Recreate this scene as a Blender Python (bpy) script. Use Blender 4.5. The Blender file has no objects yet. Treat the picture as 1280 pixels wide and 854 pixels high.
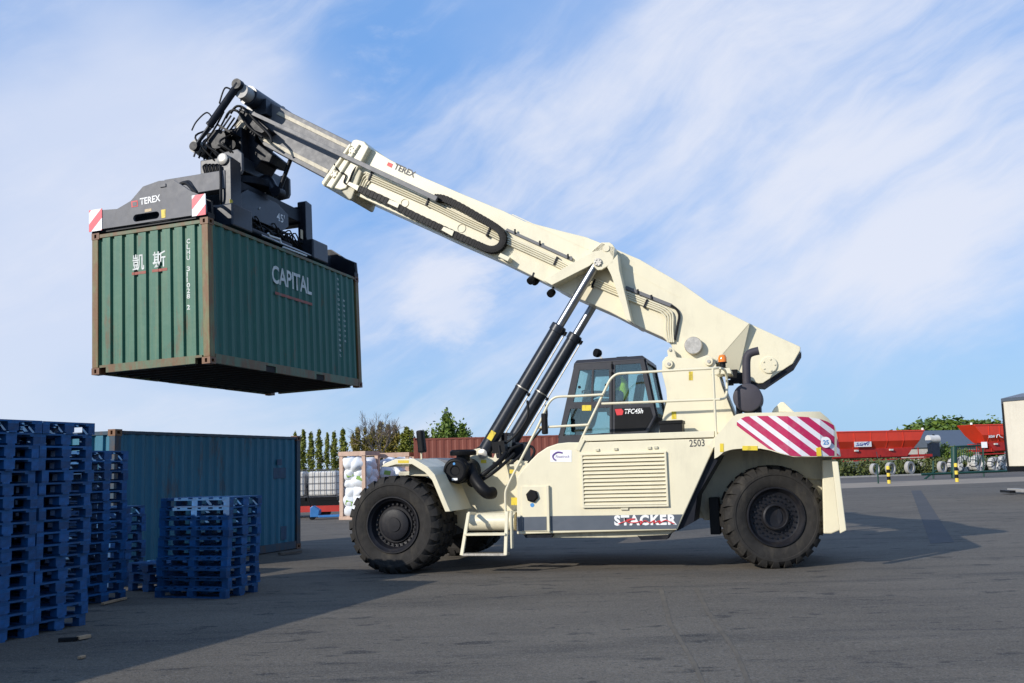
import bpy, bmesh, math, random
from mathutils import Vector, Matrix, Euler, noise as mnoise
R_ = math.radians
random.seed(7)
scene = bpy.context.scene
COL = scene.collection

# ------------------------------------------------------------------ camera
F, PITCH, ROLL, EYE = 1222.8, .1283, -.0285, 1.711
def cam_axes():
    cp, sp = math.cos(PITCH), math.sin(PITCH)
    fwd, right, up = Vector((0, cp, sp)), Vector((1, 0, 0)), Vector((0, -sp, cp))
    cr, sr = math.cos(ROLL), math.sin(ROLL)
    return cr*right+sr*up, -sr*right+cr*up, fwd
CX, CY, CZ = cam_axes()
cam = bpy.data.objects.new('camera', bpy.data.cameras.new('camera'))
COL.objects.link(cam); scene.camera = cam
cam.data.sensor_width = 36; cam.data.lens = F*36/1280
cam.data.clip_end = 6000; cam.data.clip_start = .1
Mx = Matrix((CX, CY, -CZ)).transposed().to_4x4(); Mx.translation = (0, 0, EYE)
cam.matrix_world = Mx
# measurements taken off the photograph (1280 x 854) are turned into metres here
def ray(u, v): return CX*((u-640)/F)+CY*((427-v)/F)+CZ
def gpt(u, v, z=0.):
    d = ray(u, v); t = (z-EYE)/d.z; return Vector((0, 0, EYE))+d*t
def ypt(u, v, Y):
    d = ray(u, v); return Vector((0, 0, EYE))+d*(Y/d.y)
MACH = Matrix.Translation((.858, 15.83, 0)) @ Matrix.Rotation(-.276, 4, 'Z')
MACHI = MACH.inverted()
_w = Vector((-.0044, -.031, -.2881))
CONT = Matrix.Translation((-6.366, 17.052, 3.605)) @ Matrix.Rotation(_w.length, 4, _w.normalized())
CONTI = CONT.inverted()
def onplane(inv, u, v, ax, val):
    o = inv @ Vector((0, 0, EYE)); d = inv.to_3x3() @ ray(u, v)
    return o+d*((val-o[ax])/d[ax])
def M(u, v, y): return onplane(MACHI, u, v, 1, y)          # machine frame, on a plane of constant y
def Mp(pts, y): return [(p.x, p.z) for p in (M(u, v, y) for u, v in pts)]
def C(u, v, ax, val): return onplane(CONTI, u, v, ax, val)  # container frame
YC = 2.15
def mir(y): return 2*YC-y

# ------------------------------------------------------------------ materials
MATS = {}
def nn(nt, t, **kw):
    n = nt.nodes.new(t)
    for k, v in kw.items():
        if k.startswith('i_'): n.inputs[k[2:].replace('_', ' ')].default_value = v
        else: setattr(n, k, v)
    return n
def rgb(c): return (c[0], c[1], c[2], 1)
def new_mat(name):
    m = bpy.data.materials.new(name); m.use_nodes = True
    nt = m.node_tree; b = nt.nodes['Principled BSDF']; MATS[name] = m
    return m, nt, b
def mixc(nt, fac, a, b, mode='MIX'):
    n = nt.nodes.new('ShaderNodeMix'); n.data_type = 'RGBA'; n.blend_type = mode
    for s, x in ((0, fac), (6, a), (7, b)):
        if hasattr(x, 'links'): nt.links.new(x, n.inputs[s])
        else: n.inputs[s].default_value = x if s == 0 else rgb(x)
    return n.outputs[2]
def ramp(nt, src, lo, hi, interp='LINEAR'):
    n = nt.nodes.new('ShaderNodeMapRange'); n.clamp = True; n.interpolation_type = interp
    n.inputs[1].default_value = lo; n.inputs[2].default_value = hi
    nt.links.new(src, n.inputs[0]); return n.outputs[0]
def noise(nt, vec, scale, detail=4, rough=.6):
    n = nn(nt, 'ShaderNodeTexNoise'); n.inputs['Scale'].default_value = scale
    n.inputs['Detail'].default_value = detail; n.inputs['Roughness'].default_value = rough
    if vec is not None: nt.links.new(vec, n.inputs['Vector'])
    return n.outputs[0]
def math_(nt, op, a, b=0.):
    n = nt.nodes.new('ShaderNodeMath'); n.operation = op
    for i, x in enumerate((a, b)):
        if hasattr(x, 'links'): nt.links.new(x, n.inputs[i])
        else: n.inputs[i].default_value = x
    return n.outputs[0]
def mapping(nt, src, scale=(1, 1, 1), rot=(0, 0, 0), loc=(0, 0, 0)):
    n = nt.nodes.new('ShaderNodeMapping'); n.inputs['Scale'].default_value = scale
    n.inputs['Rotation'].default_value = rot; n.inputs['Location'].default_value = loc
    nt.links.new(src, n.inputs[0]); return n.outputs[0]
def mat(name, col, rough=.5, metal=0., var=.12, scale=2., dirt=None, damt=.35, dscale=4., bump=0., bscale=60., perobj=0., coat=0.):
    m, nt, b = new_mat(name)
    tc = nn(nt, 'ShaderNodeTexCoord').outputs['Object']
    v = ramp(nt, noise(nt, tc, scale, 5), .3, .7)
    c = mixc(nt, v, tuple(x*(1-var) for x in col), tuple(min(1, x*(1+var)) for x in col))
    if dirt:
        n2 = noise(nt, mapping(nt, tc, (1, 1, .35)), dscale, 7, .7)
        c = mixc(nt, math_(nt, 'MULTIPLY', ramp(nt, n2, .52, .75), damt), c, dirt)
    if perobj:
        oi = nn(nt, 'ShaderNodeObjectInfo').outputs['Random']
        hs = nn(nt, 'ShaderNodeHueSaturation')
        nt.links.new(ramp(nt, oi, 0, 1), hs.inputs['Value']); nt.links.new(c, hs.inputs['Color'])
        mr = hs.inputs['Value'].links[0].from_node; mr.inputs[3].default_value = 1-perobj; mr.inputs[4].default_value = 1+perobj
        c = hs.outputs[0]
    nt.links.new(c, b.inputs['Base Color'])
    nt.links.new(math_(nt, 'ADD', math_(nt, 'MULTIPLY', noise(nt, tc, scale*4, 3), .25), rough-.12), b.inputs['Roughness'])
    b.inputs['Metallic'].default_value = metal
    if coat: b.inputs['Coat Weight'].default_value = coat; b.inputs['Coat Roughness'].default_value = .15
    if bump:
        bn = nn(nt, 'ShaderNodeBump'); bn.inputs['Strength'].default_value = bump; bn.inputs['Distance'].default_value = .01
        nt.links.new(noise(nt, tc, bscale, 4), bn.inputs['Height']); nt.links.new(bn.outputs[0], b.inputs['Normal'])
    return m
CREAM = mat('cream_paint', (.725, .658, .470), .38, 0, .03, 1.5, (.42, .37, .27), .30, 2.6, .03, 8, coat=.15)
CREAMD = mat('cream_frame_paint', (.58, .53, .38), .55, 0, .1, 2, (.14, .12, .10), .6, 2.5)
DARK = mat('dark_steel_paint', (.009, .0105, .016), .42, 0, .2, 3, (.06, .055, .05), .35, 5)
CYL = mat('cylinder_paint', (.018, .022, .031), .34, 0, .1, 3, coat=.1)
GREY = mat('spreader_grey_paint', (.140, .140, .150), .5, 0, .08, 2, (.09, .085, .08), .5, 5)
BOOMG = mat('inner_boom_steel', (.115, .115, .122), .5, 0, .06, 2, (.18, .17, .15), .22, 4)
CHROME = mat('chrome_rod', (.30, .31, .33), .34, 1., .05, 3)
STEEL = mat('bare_steel', (.45, .42, .37), .4, .7, .25, 18, (.18, .15, .12), .5, 20)
BRONZE = mat('wear_strip', (.50, .44, .32), .5, 0, .25, 6, (.16, .14, .11), .8, 9)
STRIPE = mat('slate_stripe_paint', (.085, .10, .122), .4, 0, .06, 3)
RUB = mat('tyre_rubber', (.029, .027, .025), .85, 0, .25, 6, (.085, .074, .058), .6, 5, .4, 40)
RIM = mat('rim_paint', (.012, .012, .015), .5, 0, .2, 6, (.06, .05, .04), .4, 8)
BLACK = mat('black_plastic', (.008, .008, .009), .45, 0, .2, 5)
HOSE = mat('hose_rubber', (.012, .012, .013), .55, 0, .1, 5)
EXH = mat('exhaust_paint', (.050, .045, .055), .6, 0, .1, 5)
CABP = mat('cab_paint', (.020, .020, .026), .42, 0, .08, 4)
WHITE = mat('white_lettering', (.80, .80, .78), .5, 0, .05, 6)
RED = mat('red_lettering', (.60, .03, .035), .5, 0, .08, 6)
BLKTXT = mat('dark_lettering', (.03, .03, .035), .5, 0, .05, 6)
YEL = mat('yellow_sticker', (.70, .52, .03), .5, 0, .05, 6, (.03, .03, .02), .95, 11)
BLUES = mat('blue_sticker', (.05, .25, .55), .5, 0, .05, 6)
PURP = mat('purple_lettering', (.12, .06, .25), .5, 0, .05, 6)
TAN = mat('faded_sticker', (.55, .42, .25), .6, 0, .2, 30)
for m_, sp_v in ((DARK, .18), (BLACK, .15), (HOSE, .2), (RUB, .2), (RIM, .25), (CYL, .35), (EXH, .3), (GREY, .3)):
    m_.node_tree.nodes['Principled BSDF'].inputs['Specular IOR Level'].default_value = sp_v
def lamp_glass(name, col):
    m, nt, b = new_mat(name); b.inputs['Base Color'].default_value = rgb(col); b.inputs['Roughness'].default_value = .12
    b.inputs['Coat Weight'].default_value = .5; return m
AMBER = lamp_glass('amber_lens', (.85, .22, .02))
LENS = lamp_glass('lamp_lens', (.35, .36, .38))
def glass(name, tint, fac):
    m, nt, b = new_mat(name)
    tr = nn(nt, 'ShaderNodeBsdfTransparent'); tr.inputs[0].default_value = rgb(tint)
    gl = nn(nt, 'ShaderNodeBsdfGlossy'); gl.inputs['Roughness'].default_value = .03; gl.inputs[0].default_value = (.9, 1, 1, 1)
    mx = nn(nt, 'ShaderNodeMixShader'); mx.inputs[0].default_value = fac
    nt.links.new(tr.outputs[0], mx.inputs[1]); nt.links.new(gl.outputs[0], mx.inputs[2])
    nt.links.new(mx.outputs[0], nt.nodes['Material Output'].inputs[0]); return m
GLASS = glass('cab_glass', (.80, .90, .88), .10)
def stripe_mat(name, ca, cb, ax, kx, kz, period, duty, off=0.):
    m, nt, b = new_mat(name)
    tc = nn(nt, 'ShaderNodeTexCoord').outputs['Object']
    s = nn(nt, 'ShaderNodeSeparateXYZ'); nt.links.new(tc, s.inputs[0])
    f = math_(nt, 'ADD', math_(nt, 'MULTIPLY', s.outputs[ax], kx/period), math_(nt, 'MULTIPLY', s.outputs[2], kz/period))
    f = math_(nt, 'FRACT', math_(nt, 'ADD', f, off+100))
    f = math_(nt, 'LESS_THAN', f, duty)
    c = mixc(nt, f, ca, cb)
    c = mixc(nt, math_(nt, 'MULTIPLY', ramp(nt, noise(nt, tc, 6, 6), .5, .8), .3), c, (.35, .33, .32))
    nt.links.new(c, b.inputs['Base Color']); b.inputs['Roughness'].default_value = .45
    return m
HAZ = stripe_mat('counterweight_stripes', (.74, .72, .74), (.46, .015, .085), 0, 1., 1.18, .28, .58, .30)
HAZS = stripe_mat('hazard_stripes', (.80, .78, .78), (.70, .06, .09), 0, 1., -1.0, .40, .47, .0)

def container_mat(name, base, tint, rust, ramt, rscale, streak=.4):
    m, nt, b = new_mat(name)
    tc = nn(nt, 'ShaderNodeTexCoord').outputs['Object']
    c = mixc(nt, ramp(nt, noise(nt, tc, 1.3, 6), .3, .7), tuple(x*.82 for x in base), base)
    st = noise(nt, mapping(nt, tc, (9, 9, .5)), 1.6, 5, .65)
    c = mixc(nt, math_(nt, 'MULTIPLY', ramp(nt, st, .45, .8), streak), c, tint)
    r = math_(nt, 'MULTIPLY', noise(nt, mapping(nt, tc, (1, 1, .3)), rscale, 8, .72), 1.)
    c = mixc(nt, math_(nt, 'MULTIPLY', ramp(nt, r, .60-ramt*.25, .72-ramt*.2), .85), c, rust)
    spk = noise(nt, tc, 22, 5, .7)
    c = mixc(nt, math_(nt, 'MULTIPLY', ramp(nt, spk, .66, .74), .6), c, rust)
    nt.links.new(c, b.inputs['Base Color']); b.inputs['Roughness'].default_value = .55
    bn = nn(nt, 'ShaderNodeBump'); bn.inputs['Strength'].default_value = .25; bn.inputs['Distance'].default_value = .02
    nt.links.new(noise(nt, tc, 3.5, 3), bn.inputs['Height']); nt.links.new(bn.outputs[0], b.inputs['Normal'])
    return m
GREEN = container_mat('green_container_paint', (.016, .112, .080), (.04, .155, .10), (.11, .055, .018), .10, 2.6, .42)  # deepened so the long side's shade is partly in the colour
GREENEND = container_mat('faded_sunlit_green_end_paint', (.030, .142, .088), (.15, .21, .10), (.12, .058, .018), .16, 3.0, .50)  # faded paint, also lightened to put sunlight on the end into the colour
GRNPOST = container_mat('green_post_paint', (.145, .15, .055), (.22, .19, .07), (.17, .062, .014), .80, 5., .5)
GRNRAIL = container_mat('green_rail_paint', (.085, .145, .075), (.16, .18, .08), (.15, .060, .016), .70, 3., .4)
RUST = container_mat('rusty_casting', (.19, .085, .035), (.24, .13, .05), (.12, .042, .016), .6, 6., .4)
UNDER = mat('container_underside', (.020, .017, .016), .9, 0, .3, 3, (.05, .025, .012), .5, 4)
BLUEC = container_mat('blue_container_paint', (.011, .135, .205), (.035, .185, .245), (.08, .05, .035), .16, 2.0, .5)
BLUEP = container_mat('blue_post_paint', (.012, .045, .075), (.03, .05, .06), (.07, .035, .02), .4, 4., .4)
OXC = container_mat('oxide_container_paint', (.23, .060, .036), (.27, .085, .055), (.15, .04, .025), .1, 1.5, .4)
CAPG = mat('pale_cap_paint', (.36, .35, .33), .5)
# pallets
PAL = mat('blue_pallet_paint', (.003, .066, .190), .62, 0, .4, 9, (.05, .07, .10), .35, 10, .3, 40, perobj=.35)
PALT = mat('worn_pallet_deck', (.004, .074, .200), .7, 0, .4, 8, (.09, .11, .13), .40, 7, .3, 40, perobj=.3)
WOOD = mat('raw_wood', (.40, .26, .15), .75, 0, .25, 6, (.18, .11, .06), .5, 8)
CRATEW = mat('crate_wood', (.52, .36, .27), .75, 0, .15, 5, (.33, .22, .15), .4, 7)
SACK = mat('white_sack', (.72, .74, .76), .6, 0, .06, 5)
SACKG = mat('green_print', (.25, .40, .08), .6)
TANK = mat('white_plastic', (.62, .60, .56), .5, 0, .08, 3)
GALV = mat('galvanised_steel', (.10, .10, .11), .5, .4, .2, 8)
TRED = mat('trailer_red', (.74, .055, .022), .45, 0, .08, .6, (.38, .05, .04), .35, 1.2)
TREDD = mat('trailer_chassis_red', (.42, .022, .014), .6, 0, .2, 1.5)
JBLUE = mat('pallet_truck_blue', (.03, .15, .38), .4)
GGREEN = mat('gate_green', (.006, .045, .030), .5)
BYEL = mat('bollard_yellow', (.75, .55, .06), .5)
CONC = mat('concrete', (.36, .34, .31), .85, 0, .15, 3, (.2, .19, .17), .5, 4)
CURT = mat('trailer_curtain', (.66, .60, .48), .6, 0, .05, 1, (.45, .40, .32), .4, 2)
LEAFS = {}
def leaf_mat(name, a, b_):
    m, nt, b = new_mat(name)
    g = nn(nt, 'ShaderNodeNewGeometry').outputs['Random Per Island']
    oi = nn(nt, 'ShaderNodeObjectInfo').outputs['Random']
    c = mixc(nt, math_(nt, 'ADD', math_(nt, 'MULTIPLY', g, .7), math_(nt, 'MULTIPLY', oi, .3)), a, b_)
    nt.links.new(c, b.inputs['Base Color']); b.inputs['Roughness'].default_value = .6
    b.inputs['Transmission Weight'].default_value = 0.
    return m
POP = leaf_mat('poplar_leaf', (.11, .135, .014), (.21, .215, .026))
POPO = leaf_mat('olive_leaf', (.15, .125, .018), (.25, .20, .034))
DLEAF = leaf_mat('tree_leaf', (.065, .115, .012), (.15, .21, .024))
BUSH = leaf_mat('bush_leaf', (.05, .075, .014), (.12, .13, .035))
TWIG = mat('twig_bark', (.20, .15, .12), .9)
BARK = mat('bark', (.13, .10, .075), .9, 0, .3, 8)

# ------------------------------------------------------------------ mesh helper
class MB:
    def __init__(s): s.v = []; s.f = []
    def add(s, vs, fs):
        o = len(s.v); s.v += [Vector(p) for p in vs]; s.f += [[i+o for i in f] for f in fs]; return s
    def box(s, x0, x1, y0, y1, z0, z1):
        return s.add([(x0, y0, z0), (x1, y0, z0), (x1, y1, z0), (x0, y1, z0), (x0, y0, z1), (x1, y0, z1), (x1, y1, z1), (x0, y1, z1)],
                     [(3, 2, 1, 0), (4, 5, 6, 7), (0, 1, 5, 4), (1, 2, 6, 5), (2, 3, 7, 6), (3, 0, 4, 7)])
    def prism(s, poly, ax, a0, a1):
        n = len(poly)
        def mk(p, a): return {'y': (p[0], a, p[1]), 'x': (a, p[0], p[1]), 'z': (p[0], p[1], a)}[ax]
        vs = [mk(p, a0) for p in poly]+[mk(p, a1) for p in poly]
        fs = [tuple(range(n)), tuple(range(2*n-1, n-1, -1))]+[(i, (i+1) % n, n+(i+1) % n, n+i) for i in range(n)]
        return s.add(vs, fs)
    def ring(s, c, ax, u, r, n):
        w = ax.cross(u)
        return [c+u*(r*math.cos(2*math.pi*i/n))+w*(r*math.sin(2*math.pi*i/n)) for i in range(n)]
    def lathe(s, prof, o=(0, 0, 0), axis=(0, 1, 0), n=24, caps=True, tail=None):
        o = Vector(o); ax = Vector(axis).normalized(); u = ax.orthogonal().normalized()
        vs = []
        for r, a in prof: vs += s.ring(o+ax*a, ax, u, max(r, 1e-4), n)
        fs = []
        for k in range(len(prof)-1):
            for i in range(n): fs.append((k*n+i, k*n+(i+1) % n, (k+1)*n+(i+1) % n, (k+1)*n+i))
        if caps: fs.append(tuple(range(n-1, -1, -1))); fs.append(tuple(range((len(prof)-1)*n, len(prof)*n)))
        return s.add(vs, fs)
    def cyl(s, p, q, r, n=16, r2=None):
        p, q = Vector(p), Vector(q); d = q-p
        return s.lathe([(r, 0), (r if r2 is None else r2, d.length)], p, d, n)
    def tube(s, pts, r, n=8):
        pts = [Vector(p) for p in pts]; vs = []; fs = []
        t = (pts[1]-pts[0]).normalized(); u = t.orthogonal().normalized()
        for i, p in enumerate(pts):
            a = pts[max(0, i-1)]; b = pts[min(len(pts)-1, i+1)]
            t2 = (b-a).normalized(); u = (u-t2*u.dot(t2)).normalized()
            vs += s.ring(p, t2, u, r, n)
        for k in range(len(pts)-1):
            for i in range(n): fs.append((k*n+i, k*n+(i+1) % n, (k+1)*n+(i+1) % n, (k+1)*n+i))
        fs.append(tuple(range(n-1, -1, -1))); fs.append(tuple(range((len(pts)-1)*n, len(pts)*n)))
        return s.add(vs, fs)
    def bar(s, p, q, w, h, side=(0, 1, 0)):
        p, q = Vector(p), Vector(q); d = (q-p).normalized(); sd = Vector(side); sd = (sd-d*sd.dot(d)).normalized(); up = d.cross(sd)
        vs = [c+sd*(a*w/2)+up*(b*h/2) for c in (p, q) for a, b in ((-1, -1), (1, -1), (1, 1), (-1, 1))]
        return s.add(vs, [(3, 2, 1, 0), (4, 5, 6, 7), (0, 1, 5, 4), (1, 2, 6, 5), (2, 3, 7, 6), (3, 0, 4, 7)])
    def xf(s, m): s.v = [m @ p for p in s.v]; return s
    def build(s, name, m, parent=None, smooth=None, bevel=0., recalc=True):
        me = bpy.data.meshes.new(name); me.from_pydata([tuple(p) for p in s.v], [], s.f)
        if recalc:
            bm = bmesh.new(); bm.from_mesh(me); bmesh.ops.recalc_face_normals(bm, faces=bm.faces); bm.to_mesh(me); bm.free()
        me.materials.append(m)
        if smooth: me.shade_smooth(); me.set_sharp_from_angle(angle=smooth)
        return link(name, me, parent, bevel)
def link(name, me, parent=None, bevel=0.):
    o = bpy.data.objects.new(name, me); COL.objects.link(o)
    if parent is not None: o.parent = parent
    if bevel:
        b = o.modifiers.new('bevel', 'BEVEL'); b.width = bevel; b.segments = 2; b.limit_method = 'ANGLE'; b.angle_limit = R_(40)
        b.harden_normals = False
    return o
def smoothpath(pts, n=6):
    P = [Vector(p) for p in pts]; out = []
    for i in range(len(P)-1):
        a, b, c, d = P[max(0, i-1)], P[i], P[i+1], P[min(len(P)-1, i+2)]
        for k in range(n):
            t = k/n
            out.append(.5*((2*b)+(c-a)*t+(2*a-5*b+4*c-d)*t*t+(3*b-a-3*c+d)*t**3))
    return out+[P[-1]]
def thing(name, label, cat, mw=None, group=None):
    o = bpy.data.objects.new(name, None); COL.objects.link(o); o.empty_display_size = .3
    if mw is not None: o.matrix_world = mw
    return tag(o, label, cat, group)
def tag(o, label=None, cat=None, group=None, kind=None):
    if label: o['label'] = label
    if cat: o['category'] = cat
    if group: o['group'] = group
    if kind: o['kind'] = kind
    return o
def copy_tree(o, parent=None):
    c = o.copy(); COL.objects.link(c)
    if parent is not None: c.parent = parent
    for ch in list(o.children): copy_tree(ch, c)
    return c
def at(x, y, z=0., rz=0.): return Matrix.Translation((x, y, z)) @ Matrix.Rotation(rz, 4, 'Z')
_dg = None
def plate2d(outer, holes=(), depth=.02):
    """mesh of a flat plate with holes: 2D coords -> local x,y, thickness along z from 0 to depth"""
    cu = bpy.data.curves.new('plate', 'CURVE'); cu.dimensions = '2D'; cu.fill_mode = 'BOTH'; cu.extrude = depth/2
    for poly in [outer]+list(holes):
        sp = cu.splines.new('POLY'); sp.points.add(len(poly)-1); sp.use_cyclic_u = True
        for p, q in zip(sp.points, poly): p.co = (q[0], q[1], 0, 1)
    ob = bpy.data.objects.new('plate', cu); COL.objects.link(ob)
    me = bpy.data.meshes.new_from_object(ob.evaluated_get(bpy.context.evaluated_depsgraph_get()))
    bpy.data.objects.remove(ob); bpy.data.curves.remove(cu)
    me.materials.clear()
    return me
def plate_y(name, outer, holes, y0, y1, m, parent, bevel=0.):
    """plate in an x-z plane between y0 and y1"""
    me = plate2d(outer, holes, abs(y1-y0)); yc = (y0+y1)/2
    for v in me.vertices: v.co = (v.co.x, yc+v.co.z, v.co.y)
    me.flip_normals(); me.materials.append(m); me.name = name
    return link(name, me, parent, bevel)
def oval(cx, cz, w, h, n=8):
    r = h/2; a = w/2-r; out = []
    for i in range(n+1): t = -math.pi/2+math.pi*i/n; out.append((cx+a+r*math.cos(t), cz+r*math.sin(t)))
    for i in range(n+1): t = math.pi/2+math.pi*i/n; out.append((cx-a+r*math.cos(t), cz+r*math.sin(t)))
    return out
def text_mesh(s, shear=0., bold=0., gap=1.):
    cu = bpy.data.curves.new('lettering', 'FONT'); cu.body = s; cu.size = 1; cu.shear = shear; cu.offset = bold; cu.resolution_u = 3; cu.space_character = gap
    ob = bpy.data.objects.new('lettering', cu); COL.objects.link(ob)
    me = bpy.data.meshes.new_from_object(ob.evaluated_get(bpy.context.evaluated_depsgraph_get()))
    bpy.data.objects.remove(ob); bpy.data.curves.remove(cu); me.materials.clear()
    return me
def place_text(name, s, p0, p1, h, nrm, m, parent, shear=0., bold=0., gap=1.):
    """lettering along p0->p1, height h, lying on a surface with outward normal nrm"""
    me = text_mesh(s, shear, bold, gap); p0, p1, nrm = Vector(p0), Vector(p1), Vector(nrm)
    xs = [v.co.x for v in me.vertices]; ys = [v.co.y for v in me.vertices]
    x0, x1, y0, y1 = min(xs), max(xs), min(ys), max(ys)
    ex = (p1-p0); L = ex.length; ex.normalize(); ey = nrm.cross(ex).normalized()
    for v in me.vertices:
        v.co = p0+ex*((v.co.x-x0)/(x1-x0)*L)+ey*((v.co.y-y0)/(y1-y0)*h)
    me.materials.append(m); me.name = name
    return link(name, me, parent)
def decal(name, pts, m, parent, th=.004, nrm=(0, -1, 0)):
    nrm = Vector(nrm); pts = [Vector(p) for p in pts]; n = len(pts)
    return MB().add(pts+[p+nrm*th for p in pts], [tuple(range(n)), tuple(range(2*n-1, n-1, -1))]+[(i, (i+1) % n, n+(i+1) % n, n+i) for i in range(n)]).build(name, m, parent)
def qd(u0, v0, u1, v1, y): return [M(u0, v0, y), M(u1, v0, y), M(u1, v1, y), M(u0, v1, y)]

# ================================================================== SETTING
def ground_mat():
    m, nt, b = new_mat('asphalt')
    tc = nn(nt, 'ShaderNodeTexCoord').outputs['Object']
    big = noise(nt, tc, .16, 5, .6); mid = noise(nt, mapping(nt, tc, (.45, 1.2, 1), (0, 0, .2)), .8, 7, .68)
    c = mixc(nt, ramp(nt, big, .32, .68), (.104, .087, .066), (.152, .129, .100))
    c = mixc(nt, math_(nt, 'MULTIPLY', ramp(nt, mid, .42, .72), .55), c, (.205, .174, .134))
    # tyre scuffs and damp streaks, drawn out along the driving direction
    st = noise(nt, mapping(nt, tc, (.22, 1.5, 1), (0, 0, -.22)), .9, 8, .72)
    c = mixc(nt, math_(nt, 'MULTIPLY', ramp(nt, st, .51, .66), .70), c, (.050, .045, .040))
    # oil spots
    sp0 = noise(nt, mapping(nt, tc, (.7, 1.5, 1)), 2.1, 4, .55)
    c = mixc(nt, math_(nt, 'MULTIPLY', ramp(nt, sp0, .605, .66), .80), c, (.026, .024, .023))
    sp1 = noise(nt, mapping(nt, tc, (.8, 1.3, 1), (0, 0, 0), (7, 3, 0)), 9., 3, .5)
    c = mixc(nt, math_(nt, 'MULTIPLY', ramp(nt, sp1, .645, .69), .75), c, (.030, .028, .027))
    # aggregate
    ag = nn(nt, 'ShaderNodeTexVoronoi'); ag.inputs['Scale'].default_value = 75; nt.links.new(tc, ag.inputs['Vector'])
    sx = nn(nt, 'ShaderNodeSeparateColor'); nt.links.new(ag.outputs['Color'], sx.inputs[0])
    c = mixc(nt, math_(nt, 'MULTIPLY', ramp(nt, sx.outputs[0], .55, 1.), .55), c, (.215, .20, .175))
    c = mixc(nt, math_(nt, 'MULTIPLY', ramp(nt, sx.outputs[1], .6, 1.), .55), c, (.035, .033, .031))
    ag2 = noise(nt, tc, 22, 4, .7)
    c = mixc(nt, math_(nt, 'MULTIPLY', ramp(nt, ag2, .40, .70), .35), c, (.060, .056, .051))
    nt.links.new(c, b.inputs['Base Color']); b.inputs['Roughness'].default_value = .9; b.inputs['Specular IOR Level'].default_value = .25
    bn = nn(nt, 'ShaderNodeBump'); bn.inputs['Strength'].default_value = .35; bn.inputs['Distance'].default_value = .006
    nt.links.new(math_(nt, 'ADD', ag.outputs['Distance'], ag2), bn.inputs['Height']); nt.links.new(bn.outputs[0], b.inputs['Normal'])
    return m
ASPH = ground_mat()
PATCH = mat('asphalt_repair', (.052, .051, .052), .85, 0, .15, .6, (.11, .105, .10), .35, 1.5, .4, 60)
LANE = mat('lane_asphalt', (.105, .09, .072), .85, 0, .15, .4, (.08, .08, .08), .5, .7)
APRON = mat('concrete_apron', (.28, .225, .165), .85, 0, .12, .4, (.17, .16, .15), .5, .6)
GRASS = mat('grass', (.075, .085, .025), .9, 0, .35, .5, (.12, .11, .05), .4, .9)
YMARK = mat('worn_yellow_marking', (.112, .092, .066), .85, 0, .25, 3, (.085, .074, .060), 1., 4)
def sheet(name, pts, z, m, kind='structure'):
    o = MB().add([(p[0], p[1], z) for p in pts], [tuple(range(len(pts)))]).build(name, m); o['kind'] = kind; return o
D = Vector((.957, .29, 0)); N = Vector((-.29, .957, 0)); P0 = Vector((19.6, 57.2, 0))
def RY(s, t): return P0+D*s+N*t
sheet('ground', [(-2500, -600), (2500, -600), (2500, 4000), (-2500, 4000)], -.012, GRASS)
q = [RY(-150, 0), RY(120, 0)]
sheet('yard', [(-140, -60), (130, -60), q[1], q[0]], 0., ASPH)
sheet('concrete_apron', [RY(-150, 0), RY(120, 0), RY(120, 9.5), RY(-150, 9.5)], 0., APRON)
sheet('service_lane', [RY(-150, 9.5), RY(120, 9.5), RY(120, 26), RY(-150, 26)], -.004, LANE)
MB().box(-150, 120, 0, .35, -.01, .13).xf(Matrix.Translation(P0+N*26) @ Matrix.Rotation(math.atan2(.29, .957), 4, 'Z')).build('kerb', CONC)['kind'] = 'structure'
a, b_ = gpt(1143, 613), gpt(1192, 690)
sheet('asphalt_patch', [gpt(1139, 613.5), gpt(1151, 613), gpt(1193, 678), gpt(1163, 680)], .004, PATCH)
for pl in ([(826, 735), (838, 780), (868, 830), (882, 862)], [(870, 735), (885, 765), (920, 815), (940, 862)]):
    L_ = []; Rr = []
    for u, v in pl: L_.append(gpt(u-2.8, v)); Rr.append(gpt(u+2.8, v))
    sheet('faded_marking', L_+Rr[::-1], .003, YMARK)

# ================================================================== REACH STACKER
rs = thing('reach_stacker', 'large cream reach stacker truck holding a green container aloft on its boom', 'reach stacker', MACH)
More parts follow.
